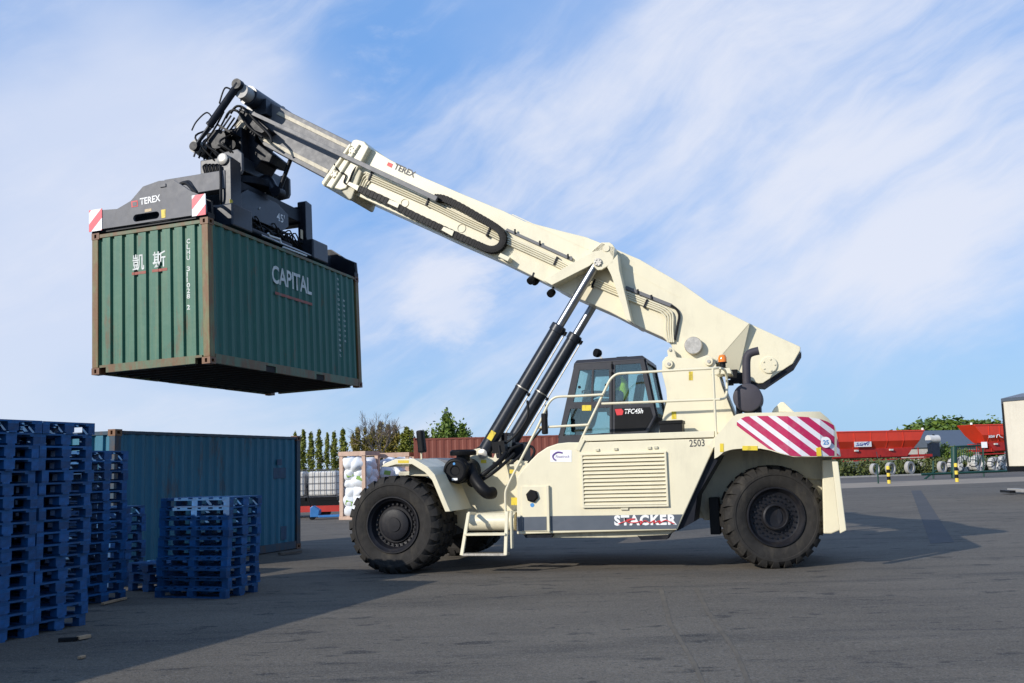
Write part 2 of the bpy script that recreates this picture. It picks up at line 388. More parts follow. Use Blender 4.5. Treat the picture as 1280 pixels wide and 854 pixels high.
# ---- wheels
def wheel_meshes():
    RO, W = .82, .50
    t = MB()
    t.lathe([(.455, .06), (.50, .025), (.60, .0), (.655, .0), (.665, -.012), (.70, -.010), (.745, .028), (.775, .075), (.785, .12), (.785, W-.12), (.775, W-.075), (.745, W-.028), (.66, W), (.5, W-.025), (.455, W-.06)], n=72, caps=False)
    nl = 24
    for i in range(nl):
        for side in (0, 1):
            a0 = 2*math.pi*(i+.5*side)/nl; da = 2*math.pi/nl
            def pt(r, a, y): return (r*math.cos(a), y if not side else W-y, r*math.sin(a))
            g = .70   # lug fills this share of the pitch
            secs = [(.700, -.012, g*.62), (.742, .006, g*.74), (.788, .030, g*.86), (RO-.004, .062, g*.95), (RO, .10, g), (RO+.001, .27, g*.9)]
            low = [(.690, .004), (.735, .034), (.770, .075), (.778, .11), (.78, .13), (.78, .27)]
            vs = []
            for (r, y, w), (rl, yl) in zip(secs, low):
                sk = (y-.05)*.18/ .25
                vs += [pt(rl, a0-da*w/2+sk*.25, yl), pt(r, a0-da*w/2+sk*.25, y), pt(r, a0+da*w/2+sk*.25, y), pt(rl, a0+da*w/2+sk*.25, yl)]
            fs = []
            for k in range(len(secs)-1):
                o = k*4
                for j in range(3): fs.append((o+j, o+j+1, o+4+j+1, o+4+j))
            fs.append((0, 1, 2, 3)); o = (len(secs)-1)*4; fs.append((o+3, o+2, o+1, o))
            t.add(vs, fs)
    r = MB()
    r.lathe([(.478, .02), (.470, .005), (.452, .005), (.440, .03), (.405, .06), (.385, .13), (.37, .17), (.33, .185), (.325, .185), (.30, .15), (.26, .15), (.255, .10), (.22, .085), (.12, .08), (.115, .065), (.05, .062), (.001, .062)], n=48, caps=False)
    for i in range(26):
        a = 2*math.pi*i/26; r.cyl((.342*math.cos(a), .20, .342*math.sin(a)), (.342*math.cos(a), .145, .342*math.sin(a)), .019, 6)
    r.lathe([(.47, .06), (.47, .44), (.001, .44)], n=40, caps=False)
    r2 = MB()
    r2.lathe([(.478, .02), (.470, .0), (.452, .0), (.440, .025), (.42, .05), (.40, .09), (.38, .10), (.30, .105), (.215, .10), (.21, .03), (.185, .015), (.172, .02), (.160, .09), (.05, .10), (.001, .10)], n=48, caps=False)
    for i in range(24):
        a = 2*math.pi*i/24
        r2.cyl((.335*math.cos(a), .115, .335*math.sin(a)), (.335*math.cos(a), .07, .335*math.sin(a)), .017, 6)
        r2.cyl((.265*math.cos(a+.1), .115, .265*math.sin(a+.1)), (.265*math.cos(a+.1), .07, .265*math.sin(a+.1)), .013, 6)
    r2.lathe([(.47, .06), (.47, .44), (.001, .44)], n=40, caps=False)
    return t, r, r2
tm, rm, rm2 = wheel_meshes()
wf = rm.build('wheel', RIM, rs, smooth=.5); ty = tm.build('tyre', RUB, wf, smooth=.45)
FX, RX = -3.075, 3.19
wf.location = (FX, 0, .815)
for yy, flip in ((.56, 0), (mir(0), 1), (mir(.56), 1)):
    c = copy_tree(wf, rs); c.location = (FX, yy, .815)
    if flip: c.rotation_euler = (0, 0, math.pi)
    else: c.rotation_euler = (0, .1, 0)
wr = rm2.build('wheel', RIM, rs, smooth=.5); c = ty.copy(); COL.objects.link(c); c.parent = wr; c.rotation_euler = (0, .06, 0)
STEER = R_(19)
rc_ = M(964.5, 645.5, 1.13)
wr.rotation_euler = (0, 0, STEER); wr.location = Vector((rc_.x, 1.13, .815))-Matrix.Rotation(STEER, 3, 'Z') @ Vector((0, .25, 0))
c = copy_tree(wr, rs); c.rotation_euler = (0, 0, math.pi+STEER); c.location = Vector((rc_.x, mir(1.13), .815))-Matrix.Rotation(math.pi+STEER, 3, 'Z') @ Vector((0, .25, 0))
RX = rc_.x
# axles and chassis
MB().cyl((RX, 1.0, .815), (RX, mir(1.0), .815), .17, 20).build('axle', DARK, rs, .6)
ax = MB(); ax.cyl((FX, .1, .815), (FX, mir(.1), .815), .24, 20)
ax.box(FX-.35, FX+.35, 1.1, mir(1.1), .5, 1.15); ax.build('axle', DARK, rs, .6)
ch = MB()
ch.box(-3.55, 3.9, 1.45, mir(1.45), .78, 1.70)
ch.build('chassis', CREAMD, rs, bevel=.02)
# front frame plates (lift cylinder mounts)
fp = Mp([(540, 640), (546, 592), (556, 583), (585, 579), (591, 562), (601, 560), (612, 572), (665, 577), (668, 662), (584, 664)], 1.40)
for y0, y1 in ((1.38, 1.46), (mir(1.46), mir(1.38))):
    MB().prism(fp, 'y', y0, y1).build('frame_plate', CREAM, rs, bevel=.01)
nose = MB(); nose.prism(Mp([(528, 576), (540, 572.5), (553, 574), (585, 580), (585, 640), (540, 640)], 1.6), 'y', 1.5, mir(1.5)); nose.build('front_cover', GREY, rs, bevel=.02)
# ---- side body with hood (near side at y = .4, far side mirrored)
body_px = [(646, 668), (846, 662.5), (894, 556), (894, 548), (728, 553), (710, 553), (697, 554.5), (684, 559), (672, 567), (663, 576), (656, 584), (646, 597)]
bp = Mp(body_px, .40)
side = MB().prism(bp, 'y', .40, 1.36).build('side_body', CREAM, rs, bevel=.015)
side_far = MB().prism(bp, 'y', mir(1.36), mir(.40)).build('side_body', CREAM, rs, bevel=.015)
# belly / sump below
MB().prism(Mp([(650, 664), (846, 659), (836, 669), (770, 672), (660, 672)], .6), 'y', .55, 1.4).build('belly_pan', CREAMD, rs, bevel=.01)
MB().prism(Mp([(655, 669), (691, 668.5), (689, 672), (657, 672.5)], .43), 'y', .43, .75).build('jack_bracket', DARK, rs)
MB().prism(Mp([(797, 669), (838, 667), (834, 674), (802, 675)], .6), 'y', .55, .9).build('oil_sump', DARK, rs)
# deck walkway slab
dk = Mp([(730, 544.3), (893, 538.6), (893, 546.8), (728, 551.8)], .415)
MB().prism(dk, 'y', .39, mir(.39)).build('walkway', CREAM, rs, bevel=.008)
zdeck = max(p[1] for p in dk)
# slate stripe along sill
sp_ = decal('sill_stripe', [M(646, 645.8, .4), M(853, 643, .4), M(845.5, 661, .4), M(646, 664.2, .4)], STRIPE, rs, .006)
MB().prism(Mp([(652, 608), (683, 608), (684, 664), (653, 664)], .385), 'y', .378, .405).build('service_hatch', CREAM, rs, bevel=.004)
decal('hatch_stripe', [M(653, 646.4, .378), M(683.3, 645.8, .378), M(683.3, 663, .378), M(653, 663.5, .378)], STRIPE, rs, .004)
MB().prism(Mp([(682, 607), (685.5, 607), (687, 664.5), (684, 664.5)], .33), 'y', .33, .41).build('hatch_rib', CREAM, rs, bevel=.004)
fc = MB(); p = M(665.5, 620, .36); fc.lathe([(.095, 0), (.11, .01), (.11, .045), (.08, .06), (.03, .06)], (p.x, .378, p.z), (0, -1, 0), 6); fc.build('filler_cap', BLACK, rs, bevel=.01)
fl = MB(); p = M(665, 631.5, .36); fl.lathe([(.035, 0), (.035, .004)], (p.x, .378, p.z), (0, -1, 0), 16); fl.build('sticker', BLUES, rs)
# louvre panel
lp = MB(); L4 = [(727.5, 569.5), (832, 566.5), (833.5, 631), (729, 632.5)]
def lerp2(a, b, t): return (a[0]+(b[0]-a[0])*t, a[1]+(b[1]-a[1])*t)
A0, A1, A2, A3 = [M(u, v, .36) for u, v in L4]
xl, xr, zt_, zb_ = (A0.x+A3.x)/2, (A1.x+A2.x)/2, (A0.z+A1.z)/2, (A2.z+A3.z)/2
MB().box(xl+.01, xr-.01, .392, .41, zb_, zt_).build('louvre_backing', BLACK, rs)
fr = MB(); fr.box(xl-.02, xl+.012, .352, .40, zb_-.02, zt_+.01); fr.box(xr-.012, xr+.02, .352, .40, zb_-.02, zt_+.01); fr.box(xl-.02, xr+.02, .350, .40, zt_, zt_+.028); fr.box(xl-.02, xr+.02, .350, .40, zb_-.03, zb_)
fr.build('louvre_frame', CREAM, rs, bevel=.004)
ns = 13; dz = (zt_-zb_)/ns
for i in range(ns):
    z0 = zb_+i*dz
    MB().prism([(.352, z0+.004), (.348, z0+.010), (.392, z0+dz*.98), (.399, z0+dz*.98), (.399, z0+dz*.9), (.362, z0+.004)], 'x', xl+.012, xr-.012).build('louvre_slat', CREAM, rs)
for u, v, w_ in ((747, 562.5, .03), (770, 561.5, .03), (812, 560, .03), (820, 559.5, .03), (781, 636, .06)):
    p = M(u, v, .4); MB().box(p.x-w_, p.x+w_, .37, .401, p.z-.02, p.z+.02).build('latch', CREAMD, rs, bevel=.004)
# decals on the side body
decal('yellow_sticker', qd(639, 622, 649, 631.5, .45)[:], YEL, rs, .004)
place_text('number', '2503', M(862, 558.8, .398), M(881, 558.0, .398), .115, (0, -1, 0), BLKTXT, rs, bold=.012)
o = place_text('lettering', 'STACKER', M(768, 657.2, .392), M(846, 656.2, .392), .165, (0, -1, 0), WHITE, rs, bold=.045, gap=1.16)
tb = MB()
spts = [(773, 655), (783, 651.5), (794, 648.5), (784, 650), (786, 653), (795, 653.5), (802, 651.5), (800, 656), (806, 651), (812, 653.5), (818, 650.5), (817, 654), (825, 651), (824, 654), (832, 650.5), (838, 653), (843, 655)]
tb.tube(smoothpath([tuple(M(u, v, .384)) for u, v in spts], 5), .0085, 5); tb.build('script_lettering', RED, rs)
dcl = decal('maker_sticker', qd(688, 563, 714.5, 577.5, .398), WHITE, rs, .003)
sw = MB(); sw.tube(smoothpath([tuple(M(u, v, .393)) for u, v in ((703, 566.3), (697, 565.5), (692.5, 568), (691, 571), (693, 574.5), (695, 575.3))], 5), .014, 5); sw.build('swoosh_emblem', PURP, dcl)
place_text('lettering', 'Finaxtruck', M(694.5, 572.8, .393), M(712, 572.4, .393), .050, (0, -1, 0), PURP, dcl, .2)
decal('yellow_sticker', qd(900, 554.5, 904.5, 565, .346), YEL, rs, .004)
decal('yellow_sticker', qd(928, 557.5, 947, 563, .346), YEL, rs, .004)
decal('yellow_sticker', qd(637, 587, 645, 592, .9), YEL, rs, .004)
# front lower tank under recess
tk = MB(); x0, x1 = M(584, 652, .45).x, M(641, 652, .45).x
zc = M(610, 653, .5).z
tk.cyl((x0, .66, zc), (x1, .66, zc), .155, 24); tk.box(x0, x1, .66, 1.36, zc-.15, zc+.15); tk.build('front_tank', CREAM, rs, .6)
# ladder
ld = thing_l = None
lx0, lx1 = M(585, 645, .12).x, M(633, 645, .12).x
zt2, zb2 = M(610, 641.5, .12).z, M(605, 694, .12).z
st = MB(); st.bar((lx0, .16, zt2), (lx0-.11, .08, zb2), .05, .055)
lad = st.build('ladder', CREAM, rs, bevel=.006); MB().bar((lx1, .16, zt2+.02), (lx1-.02, .08, zb2), .05, .055).build('stringer', CREAM, lad, bevel=.006)
st = MB(); st.bar((lx1+.07, .19, zt2+.03), (lx1+.06, .19, zb2+.1), .10, .03); st.bar((lx1+.07, .19, zt2), (lx1+.07, .45, zt2), .06, .04); st.bar((lx0, .16, zt2), (lx0, .5, zt2-.02), .05, .04)
st.build('ladder_mount', CREAM, lad, bevel=.006)
for k, (v, dx) in enumerate(((668, -.055), (693.3, -.105))):
    z = M(608, v, .12).z
    s = MB(); s.box(lx0+dx, lx1-.01, .06, .30, z-.018, z+.018); s.build('step', STEEL if k else CREAM, lad, bevel=.004)
# front fenders
fen = Mp([(476.5, 583.5), (480.8, 579.2), (494.5, 573.8), (517, 573.3), (534.5, 583.5), (543.5, 593.5), (563, 639.5), (556.5, 640), (540, 600.5), (531, 590.5), (515, 580.5), (495, 580.8), (484, 583.8)], .02)
for y0, y1 in ((.02, 1.15), (mir(1.15), mir(.02))):
    MB().prism(fen, 'y', y0, y1).build('front_fender', CREAM, rs, bevel=.01)
MB().prism(Mp([(507, 580), (532, 581), (534, 596), (507, 595)], .2), 'y', .35, 1.1).build('fender_bracket', CREAMD, rs, bevel=.01)
decal('yellow_sticker', qd(497.5, 575.5, 511, 579, .02), YEL, rs, .004)
# mirror on fender
mr = MB(); p = M(527, 574, .35); p1 = M(526.5, 563, .35); p2 = M(524, 541, .35)
mr.tube([(p.x, .35, p.z-.02), (p1.x, .35, p1.z), (p2.x+.03, .35, p2.z)], .016, 8); mr.build('mirror_stalk', CREAM, rs, .6)
mb = MB(); a, b_ = M(527.5, 566, .3), M(524.5, 538, .3); mb.bar((a.x, .33, a.z), (b_.x, .33, b_.z), .16, .12); mb.build('mirror', BLACK, rs, bevel=.03)
# air cleaner
ac = MB(); p = M(569.5, 588.5, .62); r0 = .215
ac.lathe([(.07, .02), (.09, 0), (.16, .0), (.17, -.02), (r0-.02, -.01), (r0, .02), (r0, .16), (r0+.012, .17), (r0+.012, .20), (r0, .21), (r0, .85), (r0-.05, .92)], (p.x, .58, p.z), (0, 1, 0), 32)
acl = ac.build('air_cleaner', BLACK, rs, .5)
q_ = Vector((p.x, .58, p.z)); MB().lathe([(.022, 0), (.022, .004)], (q_.x-.01, .578, q_.z+.12), (0, -1, 0), 14).build('sticker', BLUES, acl)
MB().box(q_.x-.05, q_.x+.05, .564, .59, q_.z-.165, q_.z-.125).build('sticker', WHITE, acl)
rc = MB(); p = M(579, 568, 1.0); rc.lathe([(.12, -.14), (.12, 0), (.225, 0), (.235, .02), (.235, .07), (.20, .10)], (p.x, 1.0, p.z-.02), (0, 0, 1), 28); rc.build('rain_cap', BLACK, rs, .5)
hs = MB(); hs.tube(smoothpath([M(588, 585, .95), M(592, 596, .78), M(600, 608, .68), M(609, 616, .68), M(616, 616, .80)], 6), .105, 16); hs.build('intake_hose', BLACK, rs, .8)
# ---- lift cylinders
for i, y in enumerate((1.49, mir(1.44))):
    B, T_ = M(603.5, 567.5, 1.49), M(747, 327.5, 1.49)
    B = Vector((B.x, y, B.z)); T_ = Vector((T_.x, y, T_.z)); d = (T_-B).normalized(); L = (T_-B).length
    k = L*.672
    c = MB(); c.lathe([(.10, -.02), (.125, 0), (.125, k-.14), (.141, k-.13), (.141, k-.02), (.13, k), (.085, k+.005)], B, d, 28); c.lathe([(.132, k*.50), (.132, k*.50+.03)], B, d, 28, True)
    cy = c.build('lift_cylinder', CYL, rs, .5)
    bd = MB(); bd.lathe([(.131, k*.515), (.1315, k*.515+.022)], B, d, 28); bd.build('clamp_band', STEEL, cy)
    r = MB(); r.cyl(B+d*k, B+d*(L-.05), .078, 28); r.build('piston_rod', CHROME, cy, .6)
    ey = .0 if i == 0 else -.16
    MB().cyl(T_+Vector((0, ey, 0)), T_+Vector((0, ey+.16, 0)), .115, 24).build('cylinder_eye', DARK, cy, .6); MB().cyl(B+Vector((0, -.10, 0)), B+Vector((0, .10, 0)), .14, 24).build('cylinder_eye', DARK, cy, .6)
    sdv = Vector((d.z, 0, -d.x))
    pp = MB(); pp.tube([B+sdv*.165+d*.55, B+sdv*.165+d*(k-.1), B+sdv*.12+d*(k-.05)], .014, 6)
    pp.build('hydraulic_pipe', STEEL, cy, .8)
    MB().cyl(B+sdv*.165+d*(k*.5-.03), B+sdv*.165+d*(k*.5+.03), .03, 10).build('pipe_clamp', BLACK, cy)
    MB().cyl(B+sdv*.16+d*(k-.12), B+sdv*.16+d*(k-.04), .035, 10).build('pipe_fitting', BLACK, cy)
    MB().bar(B+sdv*.12+d*.2, B+sdv*.3+d*.35, .2, .2).build('valve_block', BLACK, cy)
    hz = MB(); hz.tube(smoothpath([B+sdv*.20+d*1.25, B+sdv*.36+d*1.0, B+sdv*.34+d*.6, B+sdv*.22+d*.3], 6), .022, 8)
    hz.tube(smoothpath([B+sdv*.20+d*.3+Vector((0, -.1, 0)), B+sdv*.42+d*.0+Vector((0, -.1, 0)), B+sdv*.25+d*-.3, B+sdv*.1+d*-.32], 6), .03, 8); hz.build('hydraulic_hose', HOSE, cy, .8)
    if i == 0:
        s0 = B+d*.30-Vector((0, .132, 0)); decal('yellow_sticker', [s0-sdv*.05, s0+sdv*.05, s0+sdv*.05+d*.17, s0-sdv*.05+d*.17], YEL, cy, .012)
hz = MB()
hz.tube(smoothpath([M(592, 601, .98), M(600, 596, .92), M(612, 587, .95), M(625, 576, 1.2), M(632, 566, 1.4)], 6), .042, 10)
hz.tube(smoothpath([M(596, 604, .98), M(606, 598, .94), M(618, 590, .98), M(632, 578, 1.25), M(643, 567, 1.4)], 6), .030, 10)
hz.lathe([(.10, 0), (.10, .07), (.06, .1)], M(592, 602, 1.1), (0, -1, 0), 18)
hz.tube(smoothpath([M(608, 575, 1.45), M(618, 579, 1.4), M(630, 574, 1.4), M(638, 562, 1.5), M(650, 556, 1.6)], 6), .028, 8)
hz.tube(smoothpath([M(636, 582, 1.2), M(650, 570, 1.3), M(662, 558, 1.5), M(668, 565, 1.5), M(660, 580, 1.35)], 6), .024, 8)
hz.build('hydraulic_hose', HOSE, rs, .8)
for u, v, w in ((620, 556, .13), (630, 548, .10), (646, 566, .16), (640, 560, .1)):
    p = M(u, v, 2.0); MB().box(p.x-w, p.x+w, 1.9, 2.4, p.z-w*1.2, p.z+w).build('valve_block', DARK, rs, bevel=.01)
for u, v in ((624, 545), (637, 552), (612, 572)):
    p = M(u, v, 1.85); MB().cyl((p.x, 1.85, p.z-.1), (p.x, 1.85, p.z+.1), .045, 10).build('hose_fitting', STEEL, rs, .6)
p = M(603.5, 567.5, 1.37); pb = MB(); pb.lathe([(.085, 0), (.085, .03), (.05, .04)], (p.x, 1.38, p.z), (0, -1, 0), 20); pb.build('pivot_pin', STEEL, rs, .6)
decal('yellow_sticker', qd(601, 575, 608, 579, 1.38), YEL, rs, .004)

# ---- boom
YN = 1.74
ob = Mp([(440, 243), (424, 236), (452, 180), (463, 185), (487, 199.5), (526.6, 220.5), (580, 243.5), (630, 264), (655.6, 276.5), (700.6, 288.5), (733, 296.5), (769.6, 311.5), (800, 324.5), (825.6, 339.5), (852, 354.5), (888, 380), (937, 404.5), (895, 453), (880, 470), (848, 470), (839, 431), (829, 422), (786, 402.5), (762, 390), (732, 377), (703, 364), (650, 337.5), (616, 321), (560, 296.5), (533.6, 284), (446, 244.5)], YN)
boom = MB().prism(ob, 'y', YN, mir(YN)).build('boom', CREAM, rs, bevel=.012)
# tail of boom: narrower block with slanted transition
y2 = YN+.17
mnP = [M(937, 404.5, YN), M(895, 453, YN)]
tlt = Mp([(925, 399), (1000.5, 433.5), (1000.5, 438), (991, 454.5), (953.5, 479), (948, 479.5), (925, 470), (905, 462), (880, 466), (880, 420)], y2)
MB().prism(tlt, 'y', y2, mir(y2)).build('boom_tail', CREAM, boom, bevel=.012)
e0, e1 = M(937, 404.5, YN), M(895, 453, YN); f0, f1 = M(938, 404, y2), M(923, 467, y2)
tr = MB(); tr.add([e0, e1, f1, f0], [(0, 1, 2, 3)]); tr.add([Vector((p.x, mir(p.y), p.z)) for p in (e0, e1, f1, f0)], [(0, 1, 2, 3)]); tr.build('boom_gusset', CREAM, boom)
# dark lower edge of tail
tb = MB(); tb.prism(Mp([(1001.5, 439), (1001.8, 444), (992, 460), (955, 485), (944, 484), (930, 478), (931, 474), (948, 480.5), (953.5, 480), (991.5, 455.5)], y2), 'y', y2+.02, mir(y2+.02)); tb.build('tail_plate', DARK, boom)
def boss(name, u, v, y, r, th, m, par, n=28, bolts=0, rb=.7):
    p = M(u, v, y); o_ = MB(); o_.lathe([(r, .0), (r, th*.8), (r*.93, th), (.01, th)], (p.x, y, p.z), (0, -1, 0), n)
    for i in range(bolts):
        a = 2*math.pi*i/bolts; o_.cyl((p.x+r*rb*math.cos(a), y-th, p.z+r*rb*math.sin(a)), (p.x+r*rb*math.cos(a), y-th-.018, p.z+r*rb*math.sin(a)), .016, 6)
    return o_.build(name, m, par, .6)
boss('pivot_pin', 867.5, 433, YN, .155, .16, STEEL, boom)
boss('pin_cover', 961, 456.5, y2, .145, .035, CREAM, boom, 28, 5)
# collar at the mouth of the outer boom
col_px = [(431, 196), (441.5, 175.5), (446, 174.5), (456, 177.5), (458.5, 181), (461.5, 184), (450, 206), (433, 236), (426, 238), (421, 236.5), (404.5, 232.5), (402, 228.5), (418, 205)]
cl = MB().prism(Mp(col_px, 1.60), 'y', 1.58, mir(1.58)).build('boom_collar', CREAM, boom, bevel=.02)
MB().prism(Mp([(428, 240), (448, 210), (453, 215), (440, 249.5), (437, 250)], 1.65), 'y', 1.62, mir(1.62)).build('collar_foot', CREAMD, boom, bevel=.02)
for (a, b_) in (((449, 180.5), (414, 235)), ((438.5, 181.5), (404.5, 231))):
    p, q = M(a[0], a[1], 1.57), M(b_[0], b_[1], 1.57); MB().cyl((p.x, 1.58, p.z), (q.x, 1.58, q.z), .045, 14).build('collar_rib', CREAM, boom, .8)
for u, v in ((441, 189), (418, 218)):
    boss('pin_cover', u, v, 1.57, .075, .03, CREAM, boom, 20, 5)
# inner boom
yi = 1.86
ib = Mp([(322, 131), (326, 127.5), (336, 127), (445, 181), (432, 236), (405, 222), (330, 182), (322, 172)], yi)
inner = MB().prism(ib, 'y', yi, mir(yi)).build('inner_boom', BOOMG, rs, bevel=.01)
for pts in ([(345, 142.5), (349, 139.5), (447, 187.5), (445, 191.5)], [(324.5, 174), (327.5, 170), (411, 212.5), (409, 217)]):
    MB().prism(Mp(pts, yi-.015), 'y', yi-.018, yi+.05).build('wear_strip', BRONZE, inner, bevel=.004)
# cable tray carried by the inner boom, running outside the collar
MB().prism(Mp([(300, 137), (303, 133.5), (548, 246.5), (545, 252)], 1.50), 'y', 1.46, 1.53).build('cable_tray', BOOMG, inner, bevel=.004)
MB().prism(Mp([(301, 138), (318, 146), (338, 163), (330, 168), (310, 160)], 1.62), 'y', 1.53, yi).build('tray_bracket', DARK, inner)
# boom head hanging nose
MB().prism(Mp([(296, 158), (304, 143), (330, 150), (322, 178), (345, 196), (341, 206), (330, 203), (320, 219), (311, 216), (304, 196), (300, 175)], 1.95), 'y', 1.82, mir(1.82)).build('boom_head', DARK, inner, bevel=.02)
MB().prism(Mp([(297, 157), (303, 150), (312, 155), (302, 176), (296, 174)], 1.8), 'y', 1.74, 1.82).build('manifold', BRONZE, inner, bevel=.02)
# energy chain
pc = [(544, 247.5), (556, 249), (575, 258), (597, 270.5), (615, 281), (625, 288.5), (629.5, 298), (627, 307), (619, 312), (610, 311.5), (597, 306), (569, 293.5), (541, 280.5), (512.5, 266.8), (481.5, 250.5), (450, 236.5)]
ctr = smoothpath([Vector((p.x, 0, p.z)) for p in (M(u, v, 1.62) for u, v in pc)], 8)
ec = MB(); lng = 0
for i in range(len(ctr)-1):
    p, q = ctr[i], ctr[i+1]; d = (q-p); 
    ec.bar((p.x, 1.64, p.z), (p.x+d.x*.90, 1.64, p.z+d.z*.90), .16, .132 if i % 2 else .120)
ec.build('cable_chain', BLACK, boom)
for pts in ([(487, 250.5), (492, 246.5), (499.5, 250), (498, 261), (486, 255)], [(552, 288), (555, 283.5), (568, 289), (565.5, 295.5)], [(623, 321), (626, 316.5), (638, 322), (635, 327)], [(434, 231), (437, 227.5), (449.5, 232.5), (447, 239)]):
    MB().prism(Mp(pts[:4] if len(pts) == 4 else [(484.5, 254.5), (487.5, 249.5), (500, 255), (497.5, 260.5)], 1.56), 'y', 1.54, YN).build('chain_clip', CREAM, boom, bevel=.006)
# hydraulic pipes along the boom, four runs
up = [(466, 218.5), (536, 249), (580, 270.5), (615, 286.5), (636, 297), (693.6, 323), (747, 350), (800, 371.5), (826, 381.5)]
for k in range(4):
    off = 2.6*k
    pts = [M(u-off*.42, v+off*.9, YN-.05) for u, v in up]
    st_ = [M(446+k*3.0, 236-k*.8, YN-.05), M(450+k*2.6, 222+k*2.2, YN-.05), M(456+k*2.0, 216.5+k*2.4, YN-.05)]
    en = [M(836-off*1.1, 387+off*.55, YN-.05), M(841-off*1.1, 394+off*.5, YN-.05), M(841-off*1.1, 412, YN-.05), M(842-off*.9, 428, YN-.05)]
    MB().tube(smoothpath(st_+pts+en, 3), .017, 6).build('hydraulic_pipe', CREAM, boom, .8)
MB().tube(smoothpath([M(838.5, 382, YN-.05), M(845, 386, YN-.05), M(849, 394, YN-.05), M(847, 407, YN-.05), M(843.5, 425, YN-.05)], 5), .022, 8).build('hydraulic_hose', HOSE, boom, .8)
MB().tube(smoothpath([M(418, 205, 1.55), M(423, 214, 1.55), M(432, 219, 1.55), M(430, 228, 1.56), M(436, 231, 1.58)], 5), .016, 6).build('hydraulic_hose', HOSE, boom, .8)
MB().tube(smoothpath([M(446, 208, 1.60), M(441, 216, 1.58), M(438, 224, 1.58), M(434, 232, 1.58)], 5), .022, 6).build('hydraulic_hose', HOSE, boom, .8)
MB().prism(Mp([(632, 288), (634, 285.5), (716, 322.5), (714.5, 326)], YN-.05), 'y', YN-.06, YN-.001).build('guide_rail', BOOMG, boom)
MB().prism(Mp([(781, 361), (783, 357.5), (840, 380), (838.5, 384)], YN-.05), 'y', YN-.06, YN-.001).build('guide_rail', BOOMG, boom)
for u, v in ((466, 221), (537.5, 253), (613, 291), (697, 327), (744, 355), (809, 380)):
    p, q = M(u+1, v-5, YN), M(u-3.5, v+5.5, YN); MB().bar((p.x, YN-.045, p.z), (q.x, YN-.045, q.z), .09, .03).build('pipe_clamp', DARK, boom)
for u, v in ((645, 291), (676, 305.5), (711, 322), (798, 366), (815, 373)):
    p = M(u, v, YN); MB().cyl((p.x, YN-.07, p.z-.03), (p.x, YN-.07, p.z+.05), .02, 6).build('rail_stud', DARK, boom)
# seams, access covers and lettering on the boom
for u, v in ((506, 254), (577, 285.5), (459, 227)):
    p = M(u, v, YN); MB().lathe([(.085, 0), (.085, .012), (.075, .012), (.075, 0)], (p.x, YN, p.z), (0, -1, 0), 24, False).build('access_cover', CREAMD, boom, .6)
place_text('lettering', 'TEREX', M(491.5, 211, YN-.004), M(517.5, 222.5, YN-.004), .125, (0, -1, 0), BLKTXT, boom, bold=.03)
decal('emblem', [M(483.3, 206.8, YN), M(485.5, 202.8, YN), M(491.5, 205.2, YN), M(489.5, 210, YN)], RED, boom, .004)
for a, b_ in (((640, 268), (735, 312)), ((772, 330), (850, 372))):
    p, q = M(a[0], a[1], YN), M(b_[0], b_[1], YN); MB().bar((p.x, YN-.001, p.z), (q.x, YN-.001, q.z), .008, .014).build('weld_seam', CREAM, boom)
# bracket holding the lift cylinders (near and far)
lug = [(737, 318), (744, 309.5), (752, 303.2), (762, 303.2), (766, 306), (768.5, 310), (766, 329), (752, 337.5), (747, 338), (742.5, 333.5)]
la = [(738, 317), (741, 329), (737, 332.5), (690, 356.5), (679, 350.5), (731, 320)]
ra = [(759, 334), (772, 318), (774, 337), (789.5, 402.5), (783, 399), (764, 344)]
for y0, y1, y3 in ((1.40, 1.47, YN), (mir(1.47), mir(1.40), mir(YN))):
    lo = MB().prism(Mp(lug, 1.41), 'y', y0, y1).build('cylinder_bracket', CREAM, boom, bevel=.008)
    lo2 = (min(y0, y3), max(y0, y3)) if y0 < YC else (y3, y1)
    MB().prism(Mp(la, 1.41), 'y', *lo2).build('gusset', CREAM, lo, bevel=.006)
    MB().prism(Mp(ra, 1.41), 'y', *lo2).build('gusset', CREAM, lo, bevel=.006)
    tp = MB().prism(Mp([(738, 316), (752, 304), (768, 309), (766.5, 322), (758, 312)], 1.41), 'y', lo2[0], lo2[1]); tp.build('bracket_web', CREAM, lo, bevel=.006)
boss('pivot_pin', 747.5, 328, 1.40, .075, .03, STEEL, boom, 20, 6)
boss('pin_cover', 758, 310.5, 1.40, .062, .02, CREAM, boom, 20)
# work lamps under boom
for u, v, y in ((664, 350.5, 1.75), (669, 351.5, 1.95), (689, 366.5, 1.8)):
    p = M(u, v, y); w = MB(); w.lathe([(.03, -.09), (.065, -.06), (.075, 0), (.07, .05), (.055, .055)], p, Vector((-.35, -.75, -.55)), 16)
    lm = w.build('work_lamp', BLACK, boom, .6); w = MB(); w.bar(p, p+Vector((.06, 0, .14)), .04, .03); w.build('lamp_bracket', DARK, lm)
